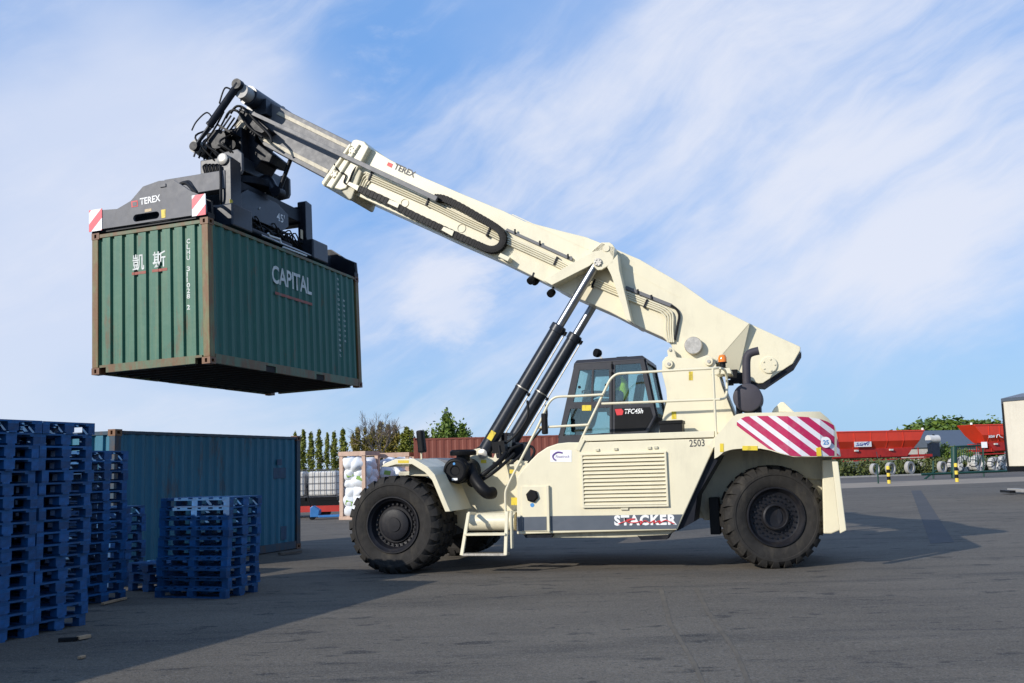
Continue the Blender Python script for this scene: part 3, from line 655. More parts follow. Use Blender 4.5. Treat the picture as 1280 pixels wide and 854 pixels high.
# ---- boom support tower
tw = Mp([(820, 552), (826, 532), (834, 500), (833, 487), (827.5, 466), (828, 452), (832, 446.5), (835, 445.5), (834, 438.5), (838, 434), (843, 438), (846, 447), (870, 449), (884, 444), (891, 447), (895, 456), (903, 484), (919, 524), (924, 545), (924, 552)], 1.60)
for y0, y1 in ((1.58, 1.70), (mir(1.70), mir(1.58))):
    t_ = MB().prism(tw, 'y', y0, y1).build('boom_support', CREAM, rs, bevel=.01)
    if y0 < YC:
        boss('pin_boss', 836, 455, 1.58, .075, .06, CREAM, t_, 20); boss('pin_boss', 886, 452, 1.58, .075, .06, CREAM, t_, 20)
        boss('pivot_pin', 836, 455, 1.52, .03, .02, STEEL, t_, 12); boss('pivot_pin', 886, 452, 1.52, .03, .02, STEEL, t_, 12)
        boss('pin_boss', 837.5, 437.5, 1.58, .025, .03, STEEL, t_, 12)
        decal('yellow_sticker', qd(861, 464.5, 866, 475.5, 1.58), YEL, t_, .004); decal('yellow_sticker', qd(839.5, 514.5, 845.5, 524, 1.58), YEL, t_, .004)
MB().prism(Mp([(897, 470), (905, 484), (921, 524), (922, 545), (905, 545)], 1.7), 'y', 1.72, mir(1.72)).build('support_web', CREAMD, rs)
MB().prism(Mp([(830, 500), (905, 500), (918, 545), (826, 548)], 1.7), 'y', 1.8, mir(1.8)).build('engine_cover', CREAMD, rs)
# hydraulic clutter behind the tower top
for u, v, w, y in ((915, 467, .10, 1.9), (922, 472, .12, 1.8), (912, 478, .06, 1.7), (928, 476, .06, 1.8)):
    p = M(u, v, y); MB().box(p.x-w, p.x+w, y-.1, y+.15, p.z-w*.8, p.z+w*.6).build('valve_block', BLACK, rs, bevel=.01)

# ---- cab
yca, ycb = 1.42, mir(1.42)
out = Mp([(719, 454), (804.5, 448), (820, 521), (809.5, 541), (800, 556), (697, 558), (698.5, 548)], yca)
h1 = Mp([(724.5, 462.7), (761.3, 461.5), (761.3, 501.5), (716.3, 502.8)], yca)
h2 = Mp([(768.6, 456), (800.2, 454), (811.2, 504.3), (768.6, 506)], yca)
h3 = Mp([(713, 511), (762, 509.5), (762, 541), (704, 545)], yca)
cab = None
for y0, y1 in ((yca, yca+.06), (ycb-.06, ycb)):
    o = plate_y('cab', out, [h1, h2, h3], y0, y1, CABP, rs, .006) if cab is None else plate_y('cab_side', out, [h1, h2, h3], y0, y1, CABP, cab, .006)
    if cab is None: cab = o
    for hh in (h1, h2, h3):
        MB().prism(hh, 'y', (y0+y1)/2-.004, (y0+y1)/2+.004).build('window', GLASS, cab)
dv = MB(); 
for a, b_ in (((741, 462), (738.5, 502.5)),): dv.prism(Mp([(740, 462), (742.3, 462), (741, 502.5), (738.5, 502.5)], yca), 'y', yca-.005, yca+.05)
dv.build('window_divider', CABP, cab)
kn = MB()
for u, v in ((724, 484), (757.5, 481.5)): p = M(u, v, yca); kn.lathe([(.025, 0), (.025, .03)], (p.x, yca+.03, p.z), (0, -1, 0), 12)
kn.build('window_latch', BLACK, cab)
df = MB()   # door seam and hinges
p, q = M(765, 452, yca), M(765, 543, yca); df.bar((p.x, yca-.004, p.z), (q.x, yca-.004, q.z), .012, .014)
for v in (458, 468): p = M(765.2, v, yca); df.cyl((p.x, yca-.02, p.z-.04), (p.x, yca-.02, p.z+.04), .018, 8)
df.build('door_seam', BLACK, cab)
o5 = out
def edge_bar(i, j, w, h, nm='cab_frame'):
    pass
# roof, floor, front & rear frames
rf = MB(); a, b_ = o5[0], o5[1]
rf.add([(a[0]-.03, yca-.015, a[1]-.02), (b_[0]+.03, yca-.015, b_[1]-.02), (b_[0]+.03, ycb+.015, b_[1]-.02), (a[0]-.03, ycb+.015, a[1]-.02), (a[0]+.02, yca+.03, a[1]+.055), (b_[0]-.02, yca+.03, b_[1]+.055), (b_[0]-.02, ycb-.03, b_[1]+.055), (a[0]+.02, ycb-.03, a[1]+.055)],
       [(3, 2, 1, 0), (4, 5, 6, 7), (0, 1, 5, 4), (1, 2, 6, 5), (2, 3, 7, 6), (3, 0, 4, 7)])
rf.build('cab_roof', CABP, cab, bevel=.015)
fb = MB(); z0 = min(p[1] for p in out); fb.box(out[5][0], out[3][0], yca+.06, ycb-.06, z0, z0+.12); fb.build('cab_floor', BLACK, cab)
def crossframe(p, q, name, gl):
    """panel across the cab between profile points p (low) and q (high): window with a frame round it"""
    p, q = Vector((p[0], 0, p[1])), Vector((q[0], 0, q[1])); d = (q-p)
    fm = MB()
    for t0, t1 in ((0, .06), (.94, 1.)):
        fm.bar(Vector((p.x, YC, p.z))+d*(t0), Vector((p.x, YC, p.z))+d*t1, ycb-yca-.12, .06, (0, 1, 0))
    for y in (yca+.10, ycb-.10): fm.bar(Vector((p.x, y, p.z)), Vector((p.x, y, p.z))+d, .08, .05, (0, 1, 0))
    fm.build(name, CABP, cab)
    n = Vector((d.z, 0, -d.x)).normalized()*.004
    g = MB(); a = [Vector((p.x, yca+.1, p.z))+d*.05, Vector((p.x, ycb-.1, p.z))+d*.05, Vector((p.x, ycb-.1, p.z))+d*.95, Vector((p.x, yca+.1, p.z))+d*.95]
    g.add([x+n for x in a]+[x-n for x in a], [(0, 1, 2, 3), (7, 6, 5, 4), (0, 1, 5, 4), (1, 2, 6, 5), (2, 3, 7, 6), (3, 0, 4, 7)]); g.build('window', GLASS, cab)
crossframe(out[6], out[0], 'front_frame', GLASS); crossframe(out[2], out[1], 'rear_frame', GLASS)
rp = MB(); rp.add([(out[2][0], yca+.06, out[2][1]), (out[2][0], ycb-.06, out[2][1]), (out[4][0], ycb-.06, out[4][1]), (out[4][0], yca+.06, out[4][1])], [(0, 1, 2, 3)]); rp.build('rear_panel', CABP, cab)
hp = MB().prism(Mp([(768.6, 511), (812.3, 509), (816, 521), (806.5, 538), (768.6, 541)], yca), 'y', yca-.012, yca+.002).build('door_panel', BLACK, cab)
place_text('lettering', 'TFC45h', M(781, 517.5, yca-.016), M(804, 516.8, yca-.016), .085, (0, -1, 0), WHITE, cab, .25, .02)
decal('emblem', [M(768.5, 511.6, yca-.012), M(777, 511, yca-.012), M(779.3, 514, yca-.012), M(778, 518.8, yca-.012), M(771, 519.2, yca-.012)], RED, cab, .004)
decal('yellow_sticker', qd(727.5, 506.5, 739, 513.5, yca), YEL, cab, .004)
# roof lamp
p = M(747, 441.5, 1.7); w = MB(); w.lathe([(.03, -.08), (.065, -.05), (.08, 0), (.075, .05)], p, Vector((-.6, -.7, .15)), 16); lm = w.build('roof_lamp', BLACK, cab, .6)
w = MB(); q = M(755, 452, 1.7); w.bar(p, q, .04, .03); w.box(q.x-.1, q.x+.1, 1.65, 1.75, q.z-.02, q.z+.03); w.build('lamp_bracket', STEEL, lm)
MB().box(p.x+.35, p.x+.55, 1.6, 1.8, q.z, q.z+.06).build('roof_vent', BLACK, cab, bevel=.01)
# seat, wheel, console
sx = M(790, 510, 2.0).x; sz = M(790, 540, 2.0).z
seat = MB().box(sx-.45, sx+.1, 1.9, 2.4, sz+.30, sz+.46).build('seat', BLACK, cab, bevel=.04)
MB().prism([(sx+.0, sz+.42), (sx+.13, sz+.42), (sx+.24, sz+1.02), (sx+.13, sz+1.02)], 'y', 1.92, 2.38).build('seat_back', BLACK, seat, bevel=.04)
MB().prism([(sx+.12, sz+1.05), (sx+.24, sz+1.05), (sx+.28, sz+1.30), (sx+.16, sz+1.30)], 'y', 2.0, 2.3).build('headrest', GREY, seat, bevel=.04)
w = MB(); w.bar((sx-.95, 2.15, sz+.05), (sx-.75, 2.15, sz+.62), .10, .12); sc = w.build('steering_column', BLACK, cab, bevel=.02)
w = MB(); tc_ = Vector((sx-.73, 2.15, sz+.68)); ax_ = Vector((-.35, 0, .94)).normalized(); u_ = ax_.orthogonal().normalized(); w_ = ax_.cross(u_)
w.tube([tc_+u_*.2*math.cos(i*math.pi/10)+w_*.2*math.sin(i*math.pi/10) for i in range(21)], .018, 8); w.build('steering_wheel', BLACK, sc, .8)
MB().box(sx-1.05, sx-.85, 1.6, 2.6, sz+.02, sz+.5).build('dashboard', BLACK, cab, bevel=.03)

# battery box, mirror on rail, handrails
bx = MB(); p0_, p1_ = M(825, 543.5, .95), M(852, 525, .95); bx.box(p0_.x, p1_.x, .95, 1.35, p0_.z, p1_.z-.05); bo = bx.build('battery_box', BLACK, rs, bevel=.01)
MB().box(p0_.x-.015, p1_.x+.015, .935, 1.365, p1_.z-.06, p1_.z).build('lid', BLACK, bo, bevel=.01)
def rail(pxs, y, r=.021, n=5, name='handrail'):
    return MB().tube(smoothpath([M(u, v, y if isinstance(y, (int, float)) else y[i]) for i, (u, v) in enumerate(pxs)], n), r, 10).build(name, CREAM, rs, .9)
rail([(720.5, 564), (722, 560), (733, 536), (745, 511), (757, 486), (763, 474.5), (770, 468.5), (778, 466.8), (800, 465.7), (850, 462.6), (888, 460.8), (900, 460.3), (906.5, 464), (908.5, 475), (908.5, 490), (906, 497.5), (900, 499.3)], [.42]*11+[.55, .85, 1.0, 1.0, .85, .55])
rail([(752, 504.8), (800, 503), (850, 501), (891, 499.5), (900, 499.3)], .42, n=2)
rail([(891, 461), (893, 500), (895.5, 548)], .42, n=2)
rail([(632, 642), (631.7, 625), (632, 615), (634.5, 608), (642, 592), (672, 534), (681, 514), (686, 504), (692, 498), (700, 495.8), (720, 495.2), (754, 493.2)], .38)
rail([(673, 534.5), (700, 533), (736, 531)], .40, n=2)
rail([(900, 460.3), (899, 467), (890, 468)], [.42, .7, 1.0], .018)
sk = MB(); sk.prism(Mp([(893, 461.5), (913, 461), (915, 468), (895, 469)], 1.1), 'y', .95, 1.5); sk.build('beacon_shelf', CREAM, rs, bevel=.006)
rp = MB(); p, q = M(638, 582, .5), M(661, 580, .5); rp.bar((p.x, .5, p.z), (q.x, .5, q.z), .10, .03); rp.build('rail_foot', CREAM, rs)
p, q = M(722, 563, .39), M(729, 549, .39); MB().bar((p.x, .385, p.z), (q.x, .385, q.z), .03, .07).build('rail_foot', CREAM, rs)
p, q = M(888, 559, .39), M(896, 549, .39); MB().bar((p.x, .385, p.z), (q.x, .385, q.z), .03, .09).build('rail_foot', CREAM, rs)
a, b_ = M(682, 543, .42), M(681, 517, .42); w = MB(); w.bar((a.x, .38, a.z), (b_.x, .38, b_.z), .12, .09); w.build('mirror', BLACK, rs, bevel=.02)
# beacon
p = M(903, 449.5, 1.25); w = MB(); w.lathe([(.05, -.14), (.05, -.06), (.075, -.06), (.075, -.045)], (p.x, 1.25, p.z), (0, 0, 1), 16); bc = w.build('beacon', BLACK, rs, .6)
w = MB(); w.lathe([(.07, -.045), (.072, .03), (.05, .075), (.01, .085)], (p.x, 1.25, p.z), (0, 0, 1), 18); w.build('beacon_lens', AMBER, bc, .8)
w = MB(); q = M(906, 470, 1.25); w.bar((p.x, 1.25, p.z-.13), (p.x+.02, 1.25, q.z), .05, .05); w.build('beacon_post', DARK, bc)
# exhaust
p = M(934.3, 497, 1.0); w = MB(); w.lathe([(.20, -.01), (.225, .0), (.235, .02), (.235, .75), (.22, .78)], (p.x, 1.0, p.z), (0, 1, 0), 36); ex = w.build('muffler', EXH, rs, .5)
w = MB(); w.tube(smoothpath([M(933.5, 484, 1.25), M(933, 465, 1.25), M(933, 452, 1.25), M(934.5, 445, 1.25), M(939, 441, 1.25), M(948.5, 438.5, 1.25)], 5), .068, 18); w.build('exhaust_stack', EXH, ex, .9)
w = MB(); w.box(p.x-.2, p.x-.12, 1.1, 1.6, p.z-.34, p.z-.12); w.box(p.x+.12, p.x+.2, 1.1, 1.6, p.z-.34, p.z-.12); w.build('muffler_bracket', DARK, ex)

# ---- counterweight with rear fenders
YW = .35
def cwy(u):
    pts = [(880, .35), (985, .35), (1000, .375), (1025, .47), (1044, .62), (1051, .72)]
    for (a, ya), (b2, yb) in zip(pts, pts[1:]):
        if u <= b2: return ya+(yb-ya)*(u-a)/(b2-a)
    return .72
cols = [(893, 547, 573.5), (897, 543, 571.5), (905, 533, 565), (911, 526, 563), (915, 521.5, 562), (921, 518, 561.3), (930, 516.5, 560.8), (950, 516, 560.8), (962, 515.8, 563), (975, 515.4, 567), (992, 515, 571.3), (1010, 514.6, 571.3), (1025, 514.5, 571.2), (1035, 523, 571.2), (1044, 533.5, 571), (1051, 569, 570.8)]
vs = []
for u, vt, vb_ in cols:
    y = cwy(u); a, b2 = M(u, vt, y), M(u, vb_, y)
    for k in range(5):   # five rows down the near face
        t = k/4; vs.append((a.x+(b2.x-a.x)*t, y, a.z+(b2.z-a.z)*t))
nC = len(cols); base = len(vs)
vs += [(x, mir(y), z) for x, y, z in vs]
fs = []
for i in range(nC-1):
    for k in range(4):
        a = i*5+k; fs.append((a, a+5, a+6, a+1)); fs.append((base+a, base+a+1, base+a+6, base+a+5))
    fs.append((i*5, base+i*5, base+i*5+5, i*5+5)); fs.append((i*5+4, i*5+9, base+i*5+9, base+i*5+4))
fs.append((0, 1, 2, 3, 4, base+4, base+3, base+2, base+1, base)); j = (nC-1)*5
fs.append((j, base+j, base+j+1, base+j+2, base+j+3, base+j+4, j+4, j+3, j+2, j+1))
cw = MB().add(vs, fs).build('counterweight', CREAM, rs, .5, bevel=.012)
pc_ = [(921, 527, 532), (926, 523.5, 536), (932, 520.8, 540.5), (945, 520.2, 550), (960.5, 520, 561), (975, 520.2, 565.8), (985, 520.4, 569), (992, 520.6, 570.3), (1000, 520.9, 570.3), (1010, 521.5, 570.2), (1025, 524, 570.2), (1034, 527, 570), (1042, 531.5, 570), (1049.5, 560, 569.5)]
vs = []; fs = []
for u, vt, vb_ in pc_:
    y = cwy(u)-.006; a, b2 = M(u, vt, y), M(u, vb_, y); vs += [a, b2]
for i in range(len(pc_)-1): fs.append((2*i, 2*i+2, 2*i+3, 2*i+1))
sp2 = MB().add(vs, fs).build('warning_panel', HAZ, cw)
y = cwy(1031)-.012; p = M(1032, 553, y); w = MB(); nrm = Vector((.35, -.93, 0)).normalized(); w.lathe([(.085, 0), (.085, .006)], p, nrm, 20); rd = w.build('number_sticker', WHITE, cw)
q = p+nrm*.012; e = nrm.cross(Vector((0, 0, -1))).normalized()
e = Vector((-nrm.y, nrm.x, 0)); place_text('number', '25', q-e*.045-Vector((0, 0, .035)), q+e*.045-Vector((0, 0, .035)), .07, nrm, BLUES, rd, bold=.02)
decal('yellow_sticker', [M(1020, 560, cwy(1022)-.012), M(1026, 559, cwy(1026)-.012), M(1027, 570, cwy(1026)-.012), M(1021, 570.5, cwy(1022)-.012)], YEL, cw, .004, (.2, -.98, 0))
MB().prism(Mp([(965, 516), (968, 511), (976, 503.5), (980, 503.5), (993, 516)], 1.6), 'y', 1.4, 1.9).build('lifting_wedge', CREAM, cw, bevel=.01)
# rear mudguard block behind the wheel
mg = Mp([(1028, 575), (1046, 575), (1049, 585), (1052.5, 620), (1057, 662), (1040, 669), (1030, 669)], .75)
MB().prism(mg, 'y', 1.02, mir(1.02)).build('rear_bumper', CREAM, rs, bevel=.02)
MB().prism(Mp([(1040, 577), (1047.5, 577), (1058, 663), (1050, 667)], .64), 'y', .62, .80).build('bumper_lip', CREAM, rs, bevel=.012)
inn = Mp([(893, 560), (1040, 566), (1040, 600), (1015, 600), (985, 592), (950, 590), (915, 610), (896, 650), (880, 650), (868, 620)], 1.45)
MB().prism(inn, 'y', 1.40, mir(1.40)).build('rear_frame', CREAMD, rs, bevel=.02)
# dark recess & hydraulic boxes ahead of the rear wheel
w = MB(); w.prism(Mp([(893, 556), (905, 563), (872, 620), (868, 652), (848, 663), (846, 662)], .6), 'y', .5, 1.4); w.build('arch_liner', DARK, rs)
w = MB(); a, b_ = M(886, 622, 1.1), M(901, 668, 1.1); w.box(a.x, b_.x, 1.05, 1.35, b_.z, a.z); w.build('tool_box', BLACK, rs, bevel=.01)

# ================================================================== SPREADER (container frame)
sprd = thing('container_spreader', 'dark grey telescopic container spreader hanging from the boom tip, locked onto the green container', 'spreader', CONT)
eb = [(-1.235, 2.645), (-1.235, 3.02), (-.64, 2.975), (-.35, 3.085), (-.09, 3.315), (.25, 3.372), (.55, 3.345), (.91, 3.085), (1.18, 2.95), (1.20, 2.645)]
_h = C(184, 271.3, 1, 0); hole = oval(_h.x, _h.z, .55, .135)
for k, (y0, y1) in enumerate(((-.03, .24), (5.82, 6.09))):
    e = plate_y('end_beam', eb, [hole], y0, y0+.05, GREY, sprd, .008) if k == 0 else MB().prism(eb, 'y', y1-.05, y1).build('end_beam', GREY, sprd, bevel=.008)
    yb0, yb1 = (y0+.052, y1) if k == 0 else (y0, y1-.052)
    MB().prism([(x*.985, z-.015 if z > 2.8 else z+.02) for x, z in eb], 'y', yb0+.16, yb1).build('beam_box', DARK, e); MB().box(-1.05, 1.05, yb0, yb0+.2 if k == 0 else yb0+.18, 2.597, 2.64).build('beam_foot', DARK, e)
    if k == 0:
        for x0, x1, zt3 in ((-1.24, -.96, 3.025), (.93, 1.205, 3.0)):
            hpz = MB().box(x0, x1, y0-.012, y0-.001, 2.62, zt3).build('hazard_panel', HAZS, e)
        place_text('lettering', 'TEREX', C(175, 256.5, 1, y0-.004), C(200.5, 251.5, 1, y0-.004), .125, (0, -1, 0), WHITE, e, bold=.02)
        a0 = [C(u, v, 1, y0-.001) for u, v in ((164, 252), (172, 250.5), (172.5, 258), (164.5, 259.5))]
        decal('emblem', a0, RED, e, .003); a1 = [C(u, v, 1, y0-.005) for u, v in ((165.5, 253.2), (170.8, 252.1), (171.2, 257), (166, 258.1))]; decal('emblem_inset', a1, GREY, e, .003)
        decal('yellow_sticker', [C(u, v, 1, y0-.001) for u, v in ((201.5, 262.5), (207, 261.5), (207, 272), (202, 273))], YEL, e, .004)
        decal('faded_sticker', [C(u, v, 1, y0-.001) for u, v in ((181, 262), (189.5, 260.5), (189.5, 264), (181, 265.5))], TAN, e, .004)
        MB().box(.28, .40, y0-.02, y0, 3.24, 3.30).build('lug', GREY, e, bevel=.006)
for sx_ in (-1, 1):
    x0, x1 = sorted((sx_*.22, sx_*.66))
    MB().box(x0, x1, .26, 5.80, 2.74, 3.12).build('main_beam', DARK, sprd, bevel=.01)
    for y0 in (.02, 5.86):   # twistlock housings
        MB().box(sx_*1.13-.09, sx_*1.13+.09, y0-.01, y0+.19, 2.595, 2.68).build('twistlock', DARK, sprd)
    xx0, xx1 = sorted((sx_*.40, sx_*1.02))
    MB().box(xx0, xx1, 4.25, 4.95, 2.72, 3.16).build('flipper_box', CYL, sprd, bevel=.03)
    MB().box(xx0, xx1, 1.1, 1.8, 2.72, 3.16).build('flipper_box', CYL, sprd, bevel=.03)
    MB().cyl((sx_*.95, 2.2, 2.78), (sx_*.95, 4.3, 2.78), .03, 10).build('telescope_rod', CHROME, sprd, .8)
    MB().cyl((sx_*.80, 1.9, 2.86), (sx_*.80, 3.6, 2.86), .075, 14).build('telescope_cylinder', DARK, sprd, .8)
# carriage ring frame with four legs
car = MB().box(-.68, .68, 1.40, 1.68, 3.56, 3.93).build('carriage', GREY, sprd, bevel=.01)
MB().box(-.68, .68, 4.34, 4.62, 3.55, 3.95).build('carriage_beam', DARK, car, bevel=.01)
for sx_ in (-1, 1):
    x0, x1 = sorted((sx_*.42, sx_*.68)); MB().box(x0, x1, 1.70, 4.32, 3.58, 3.86).build('carriage_beam', DARK, car, bevel=.01)
    for y0, y1, zt3 in (((1.42, 1.78, 4.16), (4.36, 4.66, 4.05)) if sx_ > 0 else ((1.42, 1.78, 3.52), (4.36, 4.66, 3.52))):
        MB().prism([(y0, zt3), (y0+.06, zt3+.03), (y1, zt3), (y1, 3.25), (y1-.06, 2.86), (y0+.12, 2.86), (y0, 3.25)], 'x', sx_*.70-.10 if sx_ > 0 else -.80, .80 if sx_ > 0 else -.60).build('carriage_leg', CYL if sx_ > 0 else GREY, car, bevel=.012)
p = C(289, 256, 0, .80); decal('yellow_sticker', [(.80, p.y-.05, p.z-.10), (.80, p.y+.05, p.z-.10), (.80, p.y+.05, p.z+.10), (.80, p.y-.05, p.z+.10)], YEL, car, .004, (1, 0, 0))
p = C(377, 293, 0, .80); decal('yellow_sticker', [(.80, p.y-.05, p.z-.10), (.80, p.y+.05, p.z-.10), (.80, p.y+.05, p.z+.10), (.80, p.y-.05, p.z+.10)], TAN, car, .004, (1, 0, 0))
cn = MB(); cn.add([(-.45, 1.95, 3.95), (.45, 1.95, 3.95), (.45, 3.55, 3.95), (-.45, 3.55, 3.95), (-.62, 1.70, 3.12), (.62, 1.70, 3.12), (.62, 3.70, 3.12), (-.62, 3.70, 3.12)], [(3, 2, 1, 0), (4, 5, 6, 7), (0, 1, 5, 4), (1, 2, 6, 5), (2, 3, 7, 6), (3, 0, 4, 7)])
cn.build('turntable_base', DARK, sprd, bevel=.02)
MB().prism([(1.72, 3.50), (2.1, 3.72), (3.25, 3.74), (3.72, 3.60), (3.72, 3.34), (3.45, 3.18), (1.72, 3.16)], 'x', .69, .73).build('side_plate', CYL, sprd, bevel=.008)
place_text('number', "45'", (.734, 3.22, 3.36), (.734, 3.55, 3.36), .18, (1, 0, 0), WHITE, sprd, bold=.01)
p, q = C(323, 262, 0, .72), C(331, 241, 0, .60); MB().bar(p, q, .03, .05).build('brace_bar', STEEL, sprd)
MB().lathe([(.74, 0), (.78, .02), (.78, .16), (.74, .18)], (0, 2.94, 3.96), (0, 0, 1), 40).build('slew_ring', DARK, sprd, .6)
yk = MB(); yk.box(-.30, .60, 2.05, 3.85, 4.16, 4.46); yoke = yk.build('rotator_yoke', CYL, sprd, bevel=.02)
for y0, y1 in ((1.98, 2.06), (3.84, 3.92)):
    MB().prism([(.26, 3.98), (.66, 4.02), (.70, 4.1), (.70, 4.44), (.60, 4.54), (.30, 4.52), (.26, 4.4)], 'y', y0, y1).build('yoke_cheek', GREY, yoke, bevel=.012)
_b = C(278.5, 199, 1, 1.40)
for x, z, r, m_, yb_ in ((.57, 4.16, .085, DARK, 1.98), (_b.x, _b.z, .115, STEEL, 1.40)):
    MB().lathe([(r, .25 if yb_ < 1.5 else 0), (r, -.02), (r*.6, -.04), (.01, -.04)] if yb_ < 1.5 else [(r, 0), (r, .05), (r*.6, .06), (.01, .06)], (x, yb_, z), (0, 1, 0) if yb_ < 1.5 else (0, -1, 0), 20).build('pivot_pin', m_, yoke, .6)
MB().box(-.35, .48, 2.35, 3.55, 4.462, 5.15).build('rotator_body', DARK, sprd, bevel=.03)
MB().cyl((.10, 2.05, 4.85), (.10, 2.36, 4.85), .20, 18).build('slew_motor', DARK, sprd, .6)
MB().cyl((.36, 2.15, 4.72), (.36, 2.36, 4.72), .10, 14).build('slew_motor', BLACK, sprd, .6)
# lower and upper damper tubes + tilt dampers
lt = MB(); lt.cyl((-.34, 2.17, 4.74), (-.34, 3.74, 4.74), .15, 24); lt.box(-.35, .30, 2.45, 3.5, 4.46, 4.70); lt.build('lower_cross_tube', DARK, yoke, .6)
c2 = MB(); c2.lathe([(.135, 0), (.135, .22), (.145, .23)], (-.34, 2.17-.22, 4.74), (0, 1, 0), 24); c2.build('tube_cap', CAPG, yoke, .6)
CB = MACHI @ CONT   # container frame -> machine frame
ut = MB(); ut.cyl((.74, 2.2, 5.72), (.74, 3.7, 5.72), .20, 24); ut.box(.55, 1.0, 2.45, 3.45, 5.38, 5.7); ut.xf(CB).build('head_cross_tube', CYL, inner, .6)
ut = MB(); ut.lathe([(.15, 0), (.155, .26)], (.74, 2.2-.26, 5.72), (0, 1, 0), 24); ut.xf(CB).build('tube_cap', CAPG, inner, .6)
ut = MB(); ut.lathe([(.12, 0), (.12, .12), (.08, .14)], (.74, 3.7, 5.72), (0, 1, 0), 20); ut.lathe([(.05, 0), (.05, .05)], (.74, 3.6, 5.93), (0, -1, 0), 12); ut.xf(CB).build('tube_end', BLACK, inner, .6)
for y in (1.90, 4.02):
    T_, B = C(297.5, 106, 1, 1.9), C(243.5, 183.5, 1, 1.9); T_.y = y; B.y = y; d = (B-T_).normalized(); L = (B-T_).length
    w = MB(); w.lathe([(.055, -.05), (.075, -.02), (.075, L*.62), (.085, L*.63), (.085, L*.66), (.04, L*.67)], T_, d, 16); w.cyl(T_-Vector((0, .07, 0)), T_+Vector((0, .07, 0)), .105, 18); w.cyl(B-Vector((0, .06, 0)), B+Vector((0, .06, 0)), .09, 18)
    dm = w.build('tilt_damper', DARK, sprd, .6); w = MB(); w.cyl(T_+d*L*.66, B, .032, 12); w.build('damper_rod', CYL, dm, .8)
    w = MB(); w.tube(smoothpath([T_+d*.12+Vector((-.06, 0, 0)), T_+Vector((-.30, 0, -.02)), T_+Vector((-.42, 0, -.28)), T_+d*.42+Vector((-.14, 0, 0))], 6), .018, 6)
    w.tube(smoothpath([T_+d*.8+Vector((-.06, 0, 0)), T_+d*.62+Vector((-.32, 0, 0)), T_+d*.82+Vector((-.42, 0, 0)), T_+d*1.05+Vector((-.38, 0, 0))], 6), .016, 6); w.build('hydraulic_hose', HOSE, dm, .8)
# right hand damper under boom
T_, B = C(364.5, 196, 1, 3.0), C(348, 241, 1, 3.0)
w = MB(); w.cyl(T_, B, .045, 12); w.cyl(T_-Vector((0, .1, 0)), T_+Vector((0, .1, 0)), .07, 14); w.cyl(B-Vector((0, .12, 0)), B+Vector((0, .12, 0)), .11, 14); w.build('slew_damper', DARK, sprd, .6)
w = MB(); q = C(322, 228, 1, 3.0); w.tube(smoothpath([q, C(334, 226, 1, 3.0), C(341, 236, 1, 3.0), B], 5), .12, 12); w.build('damper_lever', CYL, sprd, .8)
# hose bundle from the boom nose to the yoke
for k in range(11):
    y = 1.95+.10*k
    a = C(291+k*1.0, 146+k*.5, 1, 2.4); b2 = C(281-k*.6+random.random()*3, 166+k*1.2, 1, 2.4); c3 = C(266+k*1.6, 186+k*1.0, 1, 2.4); d3 = C(262+k*2.6, 206, 1, 2.5)
    for p in (a, b2, c3, d3): p.y = y
    MB().tube(smoothpath([a, b2, c3, d3], 6), .019, 6).build('hydraulic_hose', HOSE if k % 3 else GALV, sprd, .8)
w = MB(); a, b2 = C(279, 160, 1, 2.2), C(296, 170, 1, 2.2); w.bar(a, b2, .5, .04); w.build('hose_clamp', BLACK, sprd)
for pl in ([(288, 142), (296, 133), (306, 136), (318, 150), (336, 168), (340, 178)], [(282, 148), (288, 139), (298, 140), (310, 158), (328, 172)]):
    MB().tube(smoothpath([C(u, v, 1, 2.25) for u, v in pl], 6), .026, 8).build('hydraulic_hose', HOSE, sprd, .8)
random.seed(3)
for k in range(6):   # loops of hose and valves above the carriage
    u = 256+k*4.5; MB().tube(smoothpath([C(u, 216, 1, 1.6), C(u-2, 208, 1, 1.6), C(u+3, 206, 1, 1.7), C(u+4, 214, 1, 1.7)], 5), .018, 6).build('hydraulic_hose', HOSE, sprd, .8)
for k in range(5):
    p = C(258+k*5, 213, 1, 1.65); MB().box(p.x-.05, p.x+.05, p.y, p.y+.15, p.z-.08, p.z+.10).build('valve_block', BLACK, sprd)
MB().tube(smoothpath([C(275, 207, 1, 1.38), C(276, 225, 1, 1.36), C(276, 250, 1, 1.36), C(278, 262, 1, 1.5)], 5), .025, 6).build('hydraulic_hose', HOSE, sprd, .8)
MB().tube(smoothpath([C(222, 232, 1, .5), C(232, 229, 1, .5), C(240, 236, 1, .4), C(246, 243, 1, .35), C(252, 246, 1, .5)], 5), .035, 8).build('hydraulic_hose', HOSE, sprd, .8)
MB().tube(smoothpath([C(226, 229, 1, .9), C(236, 227, 1, .9), C(241, 233, 1, .7), C(246, 240, 1, .5)], 5), .025, 8).build('hydraulic_hose', HOSE, sprd, .8)
w = MB(); w.tube([C(335, 291.5, 0, 1.05), C(337, 295, 0, 1.05), C(350, 299, 0, 1.05), C(351, 304, 0, 1.05)], .022, 8); w.build('grab_handle', WHITE, sprd, .8)
w = MB(); w.tube([C(354, 309, 0, 1.08), C(383, 320, 0, 1.08)], .020, 8); w.build('indicator_rod', WHITE, sprd, .8)
for k in range(5):
    yy = 2.05+.5*k; z_ = 3.2+.1*random.random(); MB().tube(smoothpath([(.60, yy, 3.12), (.74, yy+.15, 3.10), (.78, yy+.4, 2.98), (.70, yy+.7, 2.88)], 5), .02, 6).build('hydraulic_hose', HOSE, sprd, .8)

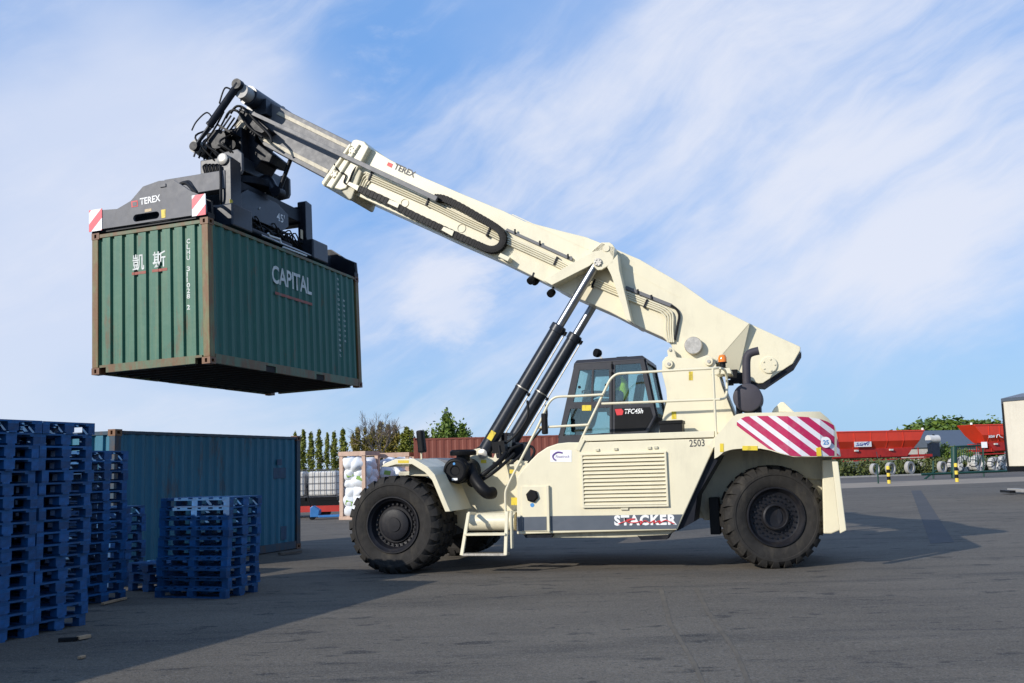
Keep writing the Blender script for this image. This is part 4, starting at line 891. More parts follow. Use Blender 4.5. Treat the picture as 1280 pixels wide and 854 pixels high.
rnd = random.Random(17)
for k in range(12):
    y0 = 1.8+rnd.random()*2.2; z0 = 3.13; pts = [(.62, y0, z0), (.70+.08*rnd.random(), y0+.12, z0+.12*rnd.random()), (.76, y0+.3, 2.98+.1*rnd.random()), (.70, y0+.5+.2*rnd.random(), 2.86)]
    MB().tube(smoothpath(pts, 4), .016, 5).build('hydraulic_hose', HOSE, sprd, .8)
for k in range(7):
    y0 = 1.9+.33*k; MB().box(.60, .74, y0, y0+.14, 2.88+.06*rnd.random(), 3.02+.1*rnd.random()).build('valve_block', BLACK, sprd, bevel=.008)
for k in range(8):   # more hose loops round the rotator
    a = (-.2+.08*k, 2.1+rnd.random()*.3, 4.9+rnd.random()*.2); e = (.1+.07*k, 2.0+rnd.random()*.2, 4.3+rnd.random()*.2)
    MB().tube(smoothpath([a, (a[0]-.12, a[1]-.2, a[2]-.2), (e[0]-.1, e[1]-.15, e[2]+.15), e], 5), .02, 6).build('hydraulic_hose', HOSE, sprd, .8)
# ================================================================== CONTAINERS
def corr(s, pitch, flat, slope, depth, phase=0.):
    """depth (inward) of the corrugation at distance s"""
    t = (s+phase) % pitch
    if t < flat: return 0.
    if t < flat+slope: return depth*(t-flat)/slope
    if t < pitch-slope: return depth
    return depth*(pitch-t)/slope
def breaks(length, pitch, flat, slope, depth=0., phase=0.):
    out = [0.]; k = 0
    while k*pitch < length+phase:
        for d in (0, flat, flat+slope, pitch-slope):
            s = k*pitch+d-phase
            if 1e-4 < s < length-1e-4: out.append(s)
        k += 1
    return out+[length]
ENDC = (.2525, .160, .020, .048, .163); SIDEC = (.278, .072, .066, .036)
def corr_wall(p0, p1, z0, z1, nrm, spec):
    p0, p1, nrm = Vector(p0), Vector(p1), Vector(nrm); L = (p1-p0).length; d = (p1-p0)/L; m = MB(); vs = []; fs = []
    bk = breaks(L, *spec)
    for s in bk:
        q = p0+d*s-nrm*corr(s, *spec); vs += [(q.x, q.y, z0), (q.x, q.y, z1)]
    for i in range(len(bk)-1): fs.append((2*i, 2*i+2, 2*i+3, 2*i+1))
    m.add(vs, fs); return m
def casting(x, y, z, sx_, sy_):
    """corner casting with apertures on its two outer faces; (x,y,z) is the outer corner, z bottom"""
    w, l, h = .162, .178, .118; m = MB()
    def face(o, eu, ev, ew, U, V, hu, hv, dep):
        o, eu, ev, ew = map(Vector, (o, eu, ev, ew)); a = (U-hu)/2; b2 = (V-hv)/2
        O = [o, o+eu*U, o+eu*U+ev*V, o+ev*V]; I = [o+eu*a+ev*b2, o+eu*(U-a)+ev*b2, o+eu*(U-a)+ev*(V-b2), o+eu*a+ev*(V-b2)]; K = [p+ew*dep for p in I]
        m.add(O+I+K, [(i, (i+1) % 4, 4+(i+1) % 4, 4+i) for i in range(4)]+[(4+i, 4+(i+1) % 4, 8+(i+1) % 4, 8+i) for i in range(4)]+[(8, 9, 10, 11)])
    face((x, y, z), (-sx_, 0, 0), (0, 0, 1), (0, -sy_, 0), w, h, .045, .07, .06)
    face((x, y, z), (0, -sy_, 0), (0, 0, 1), (-sx_, 0, 0), l, h, .075, .055, .06)
    X0, Y0 = x-sx_*w, y-sy_*l
    m.add([(x, y, z), (X0, y, z), (X0, Y0, z), (x, Y0, z), (x, y, z+h), (X0, y, z+h), (X0, Y0, z+h), (x, Y0, z+h)], [(0, 1, 2, 3), (4, 5, 6, 7), (1, 2, 6, 5), (2, 3, 7, 6)])
    return m
def container(root, wall, post, rail_m, cast, L=6.058, W=2.438, H=2.591, end=None, SIDEC=SIDEC):
    hw = W/2
    for sx_ in (-1, 1):
        for sy_, y in ((-1, 0.), (1, L)):
            for z in (0., H-.118): casting(sx_*hw, y, z, sx_, sy_).build('corner_casting', cast, root)
            x0, x1 = sorted((sx_*(hw-.005), sx_*(hw-.135))); y0, y1 = (.005, .16) if sy_ < 0 else (L-.16, L-.005)
            MB().box(x0, x1, y0, y1, .119, H-.119).build('corner_post', post, root, bevel=.008)
        x0, x1 = sorted((sx_*(hw-.008), sx_*(hw-.07)))
        MB().box(x0, x1, .18, L-.18, H-.085, H-.025).build('top_rail', rail_m, root, bevel=.006)
        br = MB(); ff = [.18, L/2-1.18, L/2-.82, L/2+.82, L/2+1.18, L-.18]
        for a, b2 in ((0, 1), (2, 3), (4, 5)): br.box(x0, x1, ff[a], ff[b2], .02, .185)
        for a, b2 in ((1, 2), (3, 4)): br.box(x0, x1, ff[a], ff[b2], .135, .185)
        br.build('bottom_rail', rail_m, root)
        pk = MB()
        for a, b2 in ((1, 2), (3, 4)): pk.box(x0+.02, x1-.02, ff[a], ff[b2], .02, .13)
        pk.build('fork_pocket', UNDER, root)
        if sx_ > 0: w = corr_wall((hw-.018, .16, 0), (hw-.018, L-.16, 0), .18, H-.08, (1, 0, 0), SIDEC)
        else: w = corr_wall((-hw+.018, L-.16, 0), (-hw+.018, .16, 0), .18, H-.08, (-1, 0, 0), SIDEC)
        w.build('side_wall', wall, root, recalc=False)
    for sy_, y in ((-1, 0.), (1, L)):
        yy = y-sy_*.02
        if sy_ < 0: w = corr_wall((-hw+.135, yy, 0), (hw-.135, yy, 0), .15, H-.10, (0, -1, 0), ENDC)
        else: w = corr_wall((hw-.135, yy, 0), (-hw+.135, yy, 0), .15, H-.10, (0, 1, 0), ENDC)
        w.build('end_wall', end or wall, root, recalc=False)
        y0, y1 = sorted((y-sy_*.006, y-sy_*.09))
        MB().box(-hw+.163, hw-.163, y0, y1, H-.10, H-.03).build('end_header', rail_m, root, bevel=.006)
        s = MB(); s.box(-hw+.50, hw-.50, y0, y1, .02, .16); s.box(-hw+.163, hw-.163, y0+.001, y1-.001, .115, .158); s.box(-hw+.30, -hw+.501, y0+.001, y1-.001, .02, .115); s.box(hw-.501, hw-.30, y0+.001, y1-.001, .02, .115); s.build('end_sill', rail_m, root)
    rf_ = MB(); n = 22
    for i in range(n):
        y = .18+(L-.36)*i/n; rf_.box(-hw+.07, hw-.07, y, y+(L-.36)/n*.55, H-.045, H-.02)
    rf_.box(-hw+.07, hw-.07, .10, L-.10, H-.06, H-.045); rf_.build('roof', wall, root)
    fl_ = MB(); fl_.box(-hw+.07, hw-.07, .09, L-.09, .15, .17)
    for i in range(18):
        y = .3+(L-.6)*i/17; fl_.box(-hw+.07, hw-.07, y-.02, y+.02, .03, .149)
    fl_.build('floor', UNDER, root)
gc = thing('shipping_container', 'green shipping container with faded white lettering, hanging high in the air', 'shipping container', CONT)
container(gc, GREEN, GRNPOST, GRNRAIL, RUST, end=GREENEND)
def wall_text(name, s, p0, p1, h, nrm, spec, origin, m, par, shear=0., bold=0., mesh=None):
    """lettering painted on a corrugated wall: cut at the folds and pressed into them"""
    p0, p1, nrm, origin = Vector(p0), Vector(p1), Vector(nrm), Vector(origin)
    me = mesh or text_mesh(s, shear, bold)
    xs = [v.co.x for v in me.vertices]; ys = [v.co.y for v in me.vertices]; x0, x1, y0, y1 = min(xs), max(xs), min(ys), max(ys)
    ex = p1-p0; L = ex.length; ex.normalize(); ey = nrm.cross(ex).normalized()
    for v in me.vertices: v.co = p0+ex*((v.co.x-x0)/(x1-x0)*L)+ey*((v.co.y-y0)/(y1-y0)*h)
    hdir = Vector((0, 0, 1)).cross(nrm).normalized()
    bm = bmesh.new(); bm.from_mesh(me)
    for s_ in breaks(5.9, *spec):
        bmesh.ops.bisect_plane(bm, geom=bm.verts[:]+bm.edges[:]+bm.faces[:], plane_co=origin+hdir*s_, plane_no=hdir)
    for v in bm.verts:
        s_ = (v.co-origin).dot(hdir); b0 = v.co-nrm*((v.co-origin).dot(nrm)); v.co = b0+nrm*(.004-.15*corr(s_, *spec))
    bm.to_mesh(me); bm.free(); me.materials.append(m); me.name = name
    return link(name, me, par)
FADEW = mat('faded_white_lettering', (.62, .64, .60), .6, 0, .2, 8, (.10, .17, .13), .8, 9)
FADER = mat('faded_red_paint', (.30, .075, .05), .6, 0, .2, 8, (.10, .17, .13), .95, 5)
So = Vector((1.219-.018, .16, 0)); Eo = Vector((-1.219+.135, .02, 0))
p0_, p1_ = C(340, 353, 0, 1.2), C(389.5, 368.5, 0, 1.2)
wall_text('lettering', 'CAPITAL', p0_, (1.2, p1_.y, p0_.z), .36, (1, 0, 0), SIDEC, So, FADEW, gc, 0, .022)
rm_ = MB().add([(0, 0, 0), (1, 0, 0), (1, 1, 0), (0, 1, 0)], [(0, 1, 2, 3)])
def quadmesh():
    me = bpy.data.meshes.new('bar'); me.from_pydata([(0, 0, 0), (1, 0, 0), (1, 1, 0), (0, 1, 0)], [], [(0, 1, 2, 3)]); return me
a, b2 = C(344, 366, 0, 1.2), C(390, 377, 0, 1.2)
wall_text('underline', '', (1.2, a.y, a.z-.03), (1.2, b2.y, a.z-.03), .055, (1, 0, 0), SIDEC, So, FADER, gc, mesh=quadmesh())
for k, (ch_, u, v, w_) in enumerate((('凱', 165, 339, 14.5), ('斯', 190.3, 335.4, 16))):
    a, b2 = C(u, v, 1, 0), C(u+w_, v-1.5, 1, 0)
    wall_text('lettering', ch_, a, (b2.x, 0, a.z), .30, (0, -1, 0), ENDC, Eo, FADEW, gc, 0, .012)
    a, b2 = C(u-1, v+5, 1, 0), C(u+w_+2, v+3.5, 1, 0)
    wall_text('underline', '', a, (b2.x, 0, a.z), .05, (0, -1, 0), ENDC, Eo, FADER, gc, mesh=quadmesh())
for k, ch_ in enumerate('CLHU 311028 2'):
    if ch_ == ' ': continue
    v = 304.5+k*6.9; a = C(232.6, v, 1, 0)
    wall_text('lettering', ch_, a, a+Vector((.022 if ch_ == '1' else .070, 0, 0)), .085, (0, -1, 0), ENDC, Eo, FADEW, gc, 0, .02)
for ln, (u, v0, n_, h_) in enumerate(((421, 350, 16, .05), (428.5, 377, 9, .045))):   # small weight table, column of lettering on the long side
    p = C(u, v0, 0, 1.2)
    for k in range(n_):
        z = p.z-k*.115; wall_text('lettering', 'MGNTCU'[k % 6]+'WKRLBS'[k % 6], (1.2, p.y, z), (1.2, p.y+.10, z), h_, (1, 0, 0), SIDEC, So, FADEW, gc)
# small rust patch repairs on the end wall
for pts in ([(145, 411), (156, 408), (157, 432), (146, 436)],):
    pass

# blue container standing on the ground
bR = gpt(376.2, 685.5); th = .345
bm_ = Matrix.Translation(bR) @ Matrix.Rotation(-th, 4, 'Z') @ Matrix.Translation((-1.219, -6.058, 0))
bc_ = thing('shipping_container', 'weathered blue shipping container standing on the ground behind the pallet stacks', 'shipping container', bm_)
container(bc_, BLUEC, BLUEP, BLUEP, RUST)
BLUED = mat('dark_blue_panel', (.012, .05, .10), .6, 0, .2, 8, (.03, .10, .15), .8, 6)
for s0_, s1_, z0_, z1_ in ((4.95, 5.45, 1.62, 1.86), (5.25, 5.48, .25, .55), (5.10, 5.30, 1.92, 2.05)):
    wall_text('faded_panel', '', (1.2, s0_, z0_), (1.2, s1_, z0_), z1_-z0_, (1, 0, 0), SIDEC, So, BLUED, bc_, mesh=quadmesh())
# oxide red containers far behind
ow = Vector((ypt(517, 560, 36.2).x, 36.2, 0))
om = Matrix.Translation(ow) @ Matrix.Rotation(R_(-90-4), 4, 'Z') @ Matrix.Translation((1.219, 0, 0))
om = Matrix.Translation(ow) @ Matrix.Rotation(R_(-86), 4, 'Z') @ Matrix.Translation((-1.219, 0, 0))
oc = thing('shipping_container', 'rust red freight container behind the front of the reach stacker', 'shipping container', om)
container(oc, OXC, OXC, OXC, OXC, 9.0, 2.438, 2.896, SIDEC=(.278, .10, .05, .014))

# ================================================================== PALLETS
PH, PW, PL_ = .141, .80, 1.20   # face 0.8 wide along x, 1.2 deep along y
def pallet_meshes():
    dk_ = MB()
    for i in range(7):
        y = i*(PL_-.125)/6; dk_.box(-PW/2, PW/2, y, y+(.125 if i % 2 == 0 else .10), .120, PH-.001)
    for x in (-PW/2, -.0725, PW/2-.145): dk_.box(x, x+.145 if x > -PW/2 else x+.10, 0, PL_, .100, .1195)
    bl = MB().box(0, .10, 0, .10, .021, .0995); bl2 = MB().box(0, .145, 0, .10, .021, .0995)
    sk_ = MB().box(0, .10, 0, PL_, 0, .0205)
    return dk_, bl, bl2, sk_
dk_, bl_, bl2_, sk_ = pallet_meshes()
def make_pallet():
    r = bpy.data.objects.new('pallet', None); COL.objects.link(r); r.empty_display_size = .1
    dk_.build('deck', PALT, r); me1 = None; me2 = None
    for x, big in ((-PW/2, 0), (-.0725, 1), (PW/2-.10, 0)):
        for y in (0, PL_/2-.05, PL_-.10):
            if big: o = bl2_.build('block', PAL, r) if me2 is None else link('block', me2, r); me2 = o.data
            else: o = bl_.build('block', PAL, r) if me1 is None else link('block', me1, r); me1 = o.data
            o.location = (x, y, 0)
    ms = None
    for x in (-PW/2, -.05, PW/2-.10):
        o = sk_.build('bottom_board', PAL, r) if ms is None else link('bottom_board', ms, r); ms = o.data; o.location = (x, 0, 0)
    return r
proto = make_pallet(); used = [False]
ORD = ['lowest', 'second', 'third', 'fourth', 'fifth', 'sixth', 'seventh', 'eighth', 'ninth', 'tenth', 'eleventh', 'twelfth', 'thirteenth', 'fourteenth', 'fifteenth', 'sixteenth', 'seventeenth', 'eighteenth']
random.seed(11)
def stack(right, left, n, where, group, z0=0, first=0, total=None, jit=.012, long=False, gen=copy_tree, lean=0.):
    """pallets stacked with their visible face between two ground points (right, left)"""
    right, left = Vector(right), Vector(left); e = (right-left).normalized(); inn_ = Vector((-e.y, e.x, 0))
    ang = math.atan2(e.y, e.x)
    for k in range(n):
        o = proto if not used[0] else gen(proto); used[0] = True
        if long: base_ = right-e*0 ; mtx = Matrix.Translation(right+inn_*(PW/2)) @ Matrix.Rotation(ang+math.pi/2, 4, 'Z')
        else: mtx = Matrix.Translation(right-e*(PW/2)) @ Matrix.Rotation(ang, 4, 'Z')
        j = Matrix.Translation((random.gauss(0, jit)+lean*k, random.gauss(0, jit), z0+k*PH)) @ Matrix.Rotation(random.gauss(0, .008), 4, 'Z')
        o.matrix_world = mtx @ j
        i = first+k; nm = ORD[i] if i < len(ORD) else 'upper'
        if total and i == total-1: nm = 'topmost'
        pos = nm+' of' if nm in ('lowest', 'topmost') else nm+' from the ground in'
        tag(o, 'blue wooden pallet, %s %s' % (pos, where), 'pallet', group)
rowd = Vector((.35, .937, 0)).normalized()
s2R = gpt(108.5, 781); s2L = s2R-rowd*.8
stack(s2R, s2L, 17, 'the tall stack that ends the near row', 'blue pallets in the near row', total=17, lean=.0012)
s1R = s2L-rowd*.035+Vector((.03, -.01, 0)); stack(s1R, s1R-rowd*.8, 17, 'the leftmost tall stack', 'blue pallets in the near row', total=17, lean=.0012)
s3R = gpt(155.5, 749); stack(s3R, s3R-rowd*.8, 15, 'the tall stack by the rusty corner', 'blue pallets in the tall stack behind the near row', total=15, lean=.0012)
s4R = gpt(180, 729); stack(s4R, s4R-rowd*.8, 9, 'the half-height stack', 'blue pallets in the half-height stack', total=9)
lowR = gpt(204, 741); stack(lowR, lowR-Vector((.86, -.5, 0)).normalized()*.8, 3, 'the low pile', 'blue pallets in the low pile', total=3)
shR, shL, shN = gpt(282, 749), gpt(201, 745), gpt(324, 739.6)
stack(shN, shR, 3, 'the freestanding short stack', 'blue pallets in the short stack', total=10)
e_ = (shN-shR).normalized(); f_ = Vector((-e_.y, e_.x, 0))
stack(shN+e_*.07+f_*.03, shR+e_*.07+f_*.03, 7, 'the freestanding short stack', 'blue pallets in the short stack', z0=3*PH, first=3, total=10)
# the row goes on toward the camera, just out of the frame: its shadow falls across the ground
sm_ = MB(); 
for part in proto.children: 
    off_ = len(sm_.v); sm_.v += [Matrix.Translation(part.location) @ v.co for v in part.data.vertices]; sm_.f += [[i+off_ for i in pl.vertices] for pl in part.data.polygons]
pal_me = sm_.build('pallet', PAL)
rR = s1R-rowd*.83
cnt = 0
for st_i in range(8):
    R0 = rR-rowd*(.83*st_i)
    for k in range(17):
        o = pal_me if cnt == 0 else pal_me.copy()
        if cnt: COL.objects.link(o)
        cnt += 1
        e = rowd; ang = math.atan2(e.y, e.x)
        o.matrix_world = Matrix.Translation(R0-e*.4+Vector((0, 0, k*PH))) @ Matrix.Rotation(ang+random.gauss(0, .008), 4, 'Z')
        tag(o, 'blue wooden pallet in the rest of the row, left of the picture edge', 'pallet', 'blue pallets beyond the left picture edge')

inw = Vector((-rowd.y, rowd.x, 0))
for R0 in (s2R+inw*1.25, s1R+inw*1.25):  # unseen stacks added to keep stray sun out of the pallet gaps
    for k in range(17):
        o = pal_me.copy(); COL.objects.link(o); e = rowd
        o.matrix_world = Matrix.Translation(R0-e*.4+Vector((0, 0, k*PH))) @ Matrix.Rotation(math.atan2(e.y, e.x)+random.gauss(0, .006), 4, 'Z')
        tag(o, 'unseen blue wooden pallet added behind the two near tall stacks to block sun', 'pallet', 'unseen blue pallets added to block sun')
# ================================================================== LOOSE BITS ON THE GROUND
def stick(name, a, b2, w, h, m, label, cat):
    a, b2 = Vector(a), Vector(b2); o = MB().bar(a+Vector((0, 0, h/2)), b2+Vector((0, 0, h/2)), w, h, (0, 0, 1)).build(name, m, bevel=.004); tag(o, label, cat); return o
stick('broken_board', gpt(73, 803), gpt(97, 801.5), .035, .05, BLACK, 'thin dark broken board lying by the tall pallet stack', 'board')
stick('broken_board', gpt(97, 801.3), gpt(112, 798.5), .035, .06, WOOD, 'short pale broken board end lying by the tall pallet stack', 'board')
stick('wood_chip', gpt(99, 825), gpt(105, 823), .025, .04, WOOD, 'small brown wood chip on shaded asphalt', 'wood chip')
stick('plank', gpt(349, 695), gpt(376, 692), .05, .09, BARK, 'dark plank lying near the corner of the blue container', 'plank')
stick('wood_chip', gpt(128, 757), gpt(157, 750), .03, .05, WOOD, 'pale splintered board at the foot of the tall stack', 'board')
stick('plank', gpt(1254, 617.5), gpt(1266, 618.5), .10, .25, BLACK, 'dark plank end on the asphalt at right', 'plank')
stick('plank', gpt(1264, 616.5), gpt(1290, 618.5), .12, .3, CONC, 'pale plank lying on the asphalt at the right edge', 'plank')

# ================================================================== LEFT BACKGROUND: IBC, CRATES, PALLET TRUCK
g0 = gpt(400, 650); Y0 = g0.y
def wx(u, v, Y): return ypt(u, v, Y)
# IBC tote standing on a red low trailer
Yi = 38.5
a, b2 = wx(377, 625, Yi), wx(424, 588, Yi)
ibc_z = wx(400, 626, Yi).z; ibc_top = wx(400, 587, Yi).z
def make_ibc(u0, u1, label):
    x0, x1 = wx(u0, 600, Yi).x, wx(u1, 600, Yi).x
    r = thing('tote_tank', label, 'liquid tank', at((x0+x1)/2, Yi, ibc_z), 'white tanks on the red trailer')
    w = (x1-x0); h = ibc_top-ibc_z
    MB().box(-w/2+.04, w/2-.04, .05, 1.0, .18, h-.06).build('tank', TANK, r, bevel=.08)
    cg = MB()
    for i in range(6):
        x = -w/2+w*i/5; cg.tube([(x, 0, .12), (x, 0, h)], .011, 5); cg.tube([(x, 1.05, .12), (x, 1.05, h)], .018, 5)
    for i in range(5):
        z = .15+(h-.15)*i/4; cg.tube([(-w/2, 0, z), (w/2, 0, z), (w/2, 1.05, z), (-w/2, 1.05, z), (-w/2, 0, z)], .011, 5)
    cg.build('cage', GALV, r); MB().box(-w/2, w/2, 0, 1.05, 0, .13).build('base', BLACK, r)
    MB().lathe([(.11, 0), (.11, .04)], (0, .5, h-.06), (0, 0, 1), 14).build('filler_cap', BLACK, r)
make_ibc(383.5, 421, 'white liquid tank in a wire cage, behind the blue pallet truck')
make_ibc(355, 381.5, 'white liquid tank in a cage, half hidden by the blue container')
lt_ = thing('flatbed_trailer', 'low red flatbed trailer carrying white liquid tanks', 'trailer', at(wx(395, 630, Yi).x, Yi+.1, 0))
zb_t = wx(400, 640, Yi).z
MB().box(-3.0, 1.1, -.1, 1.6, ibc_z-.18, ibc_z-.005).build('deck', BLACK, lt_); MB().box(-3.0, 1.08, -.08, .02, zb_t, ibc_z-.185).build('side_rail', TREDD, lt_)
for x in (-2.2, -1.2, .3):
    w = MB(); w.lathe([(.12, 0), (.2, .0), (.22, .05), (.22, .18), (.2, .22)], (x, .1, .22), (0, 1, 0), 20); w.build('wheel', RUB, lt_, .6)
# pallet truck
pj = thing('pallet_truck', 'blue hand pallet truck parked beside the wooden crate', 'pallet truck', at(wx(394, 650, 37).x, 37., 0))
w = MB(); w.box(.15, 1.0, -.25, -.10, .08, .16); w.box(.15, 1.0, .10, .25, .08, .16); w.prism([(-.15, .1), (.15, .1), (.2, .35), (-.05, .52), (-.15, .45)], 'y', -.22, .22); w.build('frame', JBLUE, pj, bevel=.02)
w = MB(); w.tube(smoothpath([(-.12, 0, .3), (-.25, 0, .8), (-.30, 0, 1.2)], 4), .025, 8); w.tube([(-.30, -.15, 1.2), (-.32, 0, 1.3), (-.30, .15, 1.2)], .02, 6); w.build('handle', BLACK, pj, .8)
for y in (-.1, .1):
    w = MB(); w.cyl((-.1, y-.04, .1), (-.1, y+.04, .1), .1, 14); w.build('wheel', BLACK, pj, .6)
# crates with sacks
def blob(seed, sx_, sy_, sz_):
    bm = bmesh.new(); bmesh.ops.create_icosphere(bm, subdivisions=3, radius=1)
    for v in bm.verts:
        n_ = mnoise.noise(v.co*1.6+Vector((seed*3.1, 0, 0)))*.22+mnoise.noise(v.co*4+Vector((0, seed, 0)))*.07
        p = v.co*(1+n_); v.co = (p.x*sx_, p.y*sy_, max(-.8, min(.85, p.z))*sz_)
    me = bpy.data.meshes.new('sack'); bm.to_mesh(me); bm.free(); me.materials.append(SACK); me.shade_smooth(); return me
sacks = [blob(i, .40, .34, .30) for i in range(5)]
random.seed(21)
def crate(u0, u1, vt, Y, label, where, rz):
    x0, x1 = wx(u0, 600, Y).x, wx(u1, 600, Y).x; w = x1-x0; h = wx((u0+u1)/2, vt, Y).z
    r = thing('wooden_crate', label, 'crate', at(x0, Y, 0, rz), 'open wooden crates of white sacks')
    d = 1.35
    for x in (0, w-.14):
        for y in (0, d-.12): MB().box(x, x+.14, y, y+.12, .12, h).build('post', CRATEW, r, bevel=.008)
    for y0 in (-.03, d): MB().box(-.02, w+.02, y0, y0+.03, h-.16, h).build('top_rail', CRATEW, r)
    for x0_ in (-.03, w): MB().box(x0_, x0_+.03, 0, d, h-.16, h).build('top_rail', CRATEW, r)
    MB().box(-.02, w+.02, 0, d, 0, .12).build('base', CRATEW, r)
    k = 0; mw = r.matrix_world.copy(); rows = 6
    names = ['bottom layer', 'second layer', 'third layer', 'fourth layer', 'fifth layer', 'top layer']
    for row in range(rows):
        for c_ in range(2):
            for dpt in range(2):
                o = link('sack', sacks[(k*2+row) % 5]); k += 1
                o.matrix_world = Matrix.Translation((x0, Y, 0)) @ Matrix.Rotation(rz, 4, 'Z') @ Matrix.Translation((w*(.30+.40*c_)+random.gauss(0, .035), .36+.62*dpt+random.gauss(0, .05), .12+.17+(h-.45)/rows*row+random.random()*.04)) @ Matrix.Rotation(random.random()*3, 4, 'Z')
                o.rotation_euler.rotate(Euler((random.gauss(0, .2), random.gauss(0, .2), 0)))
                if (k+row) % 3 == 0: pt_ = MB().box(-.12, .12, -.345, -.30, -.08, .08).build('print', SACKG, o); pt_.rotation_euler = (0, 0, -o.rotation_euler.z)
                tag(o, 'white sack, %s, %s %s of the %s' % (names[row], ('front' if dpt == 0 else 'back'), ('left' if c_ == 0 else 'right'), where), 'sack', 'white sacks in the crates')
crate(424, 459, 564.5, 36.3, 'open wooden crate of white sacks, standing right of the liquid tanks', 'crate by the liquid tanks', -.25)
crate(470, 512, 566, 37.6, 'open wooden crate of white sacks, behind the front tyre of the reach stacker', 'crate behind the front tyre', -.1)

# ================================================================== RIGHT BACKGROUND
RZ = math.atan2(.29, .957)
def rp(u, v, t):
    """point where the sight line meets the vertical plane t metres beyond the yard edge"""
    d = ray(u, v); o = Vector((0, 0, EYE)); k = ((P0+N*t-o).dot(N))/d.dot(N); return o+d*k
def local(p): return (p-P0).dot(D)
def hopper_trailer(u0, u1, vt, vb_, slope_px, t, label, sign, side=1):
    a, b2 = rp(u0, vt, t), rp(u1, vt, t); s0, s1 = local(a), local(b2); zt3 = rp((u0+u1)/2, vt, t).z; zb3 = rp((u0+u1)/2, vb_, t).z
    L = s1-s0
    r = thing('hopper_trailer', label, 'trailer', Matrix.Translation(RY(s0, t)) @ Matrix.Rotation(RZ, 4, 'Z'), 'red tipping trailers beyond the hedge')
    sl = slope_px
    zm = zb3+(zt3-zb3)*.42
    def endx(z, right):
        k = (z-zb3)/(zt3-zb3)
        if right: return L-sl*(1-k) if side > 0 else L
        return 0. if side > 0 else sl*(1-k)
    sec = [(0., zt3), (0., zm), (.38, zb3), (2.02, zb3), (2.4, zm), (2.4, zt3)]
    hb = MB(); hb.add([(endx(z, False), y, z) for y, z in sec]+[(endx(z, True), y, z) for y, z in sec], [tuple(range(6)), tuple(range(11, 5, -1))]+[(a_, (a_+1) % 6, 6+(a_+1) % 6, 6+a_) for a_ in range(6)])
    body = hb.build('hopper', TRED, r, bevel=.04)
    for k in range(5):
        x = L*(.14+.16*k)+(sl*.4 if side < 0 else 0); MB().prism([(-.03, zt3-.15), (-.03, zm), (.35, zb3), (.38, zb3), (.0, zm), (.0, zt3-.15)], 'x', x-.03, x+.03).build('rib', TRED, r)
    for x in (L*.32, L*.66): MB().box(x-.18, x+.18, .05, .30, zb3-.22, zb3-.06).build('side_lamp', TANK, r)
    MB().bar((L*.5, -.06, zb3-.3), (L*.5+.25, -.06, .55), .05, .05).build('jack_leg', GALV, r)
    MB().box(L*.36, L*.76, .2, .6, 1.06, 1.12).build('mudguard', BLACK, r)
    # lower half chamfer and chassis
    rb_ = MB(); rb_.box(.05, L-.05, -.05, .0, zt3-.12, zt3-.02); rb_.build('rim_rail', TRED, r); rb_ = MB()
    rb_.box(.05+(sl if side < 0 else 0), L-.05-(sl if side > 0 else 0), .30, .37, zb3-.08, zb3+.04); rb_.build('lower_rail', TREDD, r)
    MB().prism([(.4, zb3-.02), (L-sl-.3 if side > 0 else L-.2, zb3-.02), (L-sl-1.0 if side > 0 else L-.8, zb3-.80), (1.2, zb3-.80)] if side > 0 else [(sl+.2, zb3-.02), (L-.2, zb3-.02), (L-.8, zb3-.8), (sl+.9, zb3-.8)], 'y', .25, 2.1).build('hopper_chute', TREDD, r)
    mk = MB(); mk.box(.1, L*.30, .5, 1.2, zb3-.30, zb3-.08); mk.box(0, L+1.0 if side > 0 else L, .4, .55, zb3-.9, zb3-.65); mk.box(0, L, 1.8, 1.95, zb3-.9, zb3-.65)
    for i in range(9):
        x = L*(i+.5)/9; mk.box(x-.04, x+.04, .35, .42, zb3-.9, zb3)
    mk.bar((0, .4, zb3-1.15), (L+.6, .4, zb3-1.02), .1, .12); mk.build('chassis', TREDD, r)
    for x in (L*.55, L*.72, L*.38):
        w = MB(); w.lathe([(.2, .05), (.42, .0), (.5, .05), (.5, .3), (.42, .35)], (x, .25, .52), (0, 1, 0), 24); w.build('wheel', RUB, r, .6)
    if sign:
        uu0, uu1, vv0, vv1, txt, white = sign
        p, q = rp(uu0, vv1, t), rp(uu1, vv0, t); x0, x1 = local(p)-s0, local(q)-s0; z0, z1 = p.z, q.z
        if white:
            sg = MB().box(x0, x1, -.02, -.004, z0, z1).build('sign', WHITE, r)
            place_text('lettering', txt, (x0+(x1-x0)*.12, -.026, z0+(z1-z0)*.2), (x1-(x1-x0)*.1, -.026, z0+(z1-z0)*.2), (z1-z0)*.62, (0, -1, 0), BLUELET, sg, .12, .02, 1.1)
            sw_ = MB(); sw_.tube(smoothpath([(x0+.15, -.03, z0+.12), ((x0+x1)/2, -.03, z0+.25), (x1-.25, -.03, z0+.5)], 4), .03, 5); sw_.build('swoosh_emblem', BLUELET, sg)
        else:
            place_text('lettering', txt, (x0, -.006, z0), (x1, -.006, z0), z1-z0, (0, -1, 0), WHITE, r, .2, .05)
            ho = MB(); ho.tube(smoothpath([(x1+.15, -.01, z0), (x1+.25, -.01, z1), (x1+.5, -.01, z1), (x1+.6, -.01, z0+.1), (x1+.9, -.01, z0)], 4), .04, 5); ho.build('emblem', WHITE, r)
    w = MB(); w.lathe([(.12, 0), (.1, .2)], (0 if side < 0 else L, .3, zt3), (0, 0, 1), 12); w.build('marker_lamp', WHITE, r)
    return r
BLUELET = mat('blue_lettering', (.02, .05, .28), .5)
hopper_trailer(1028, 1156, 538.5, 561, 1.1, 32, 'red tipping trailer with a white sign, behind the rear of the reach stacker', (1068, 1089, 552, 559, 'SGW', True), 1)
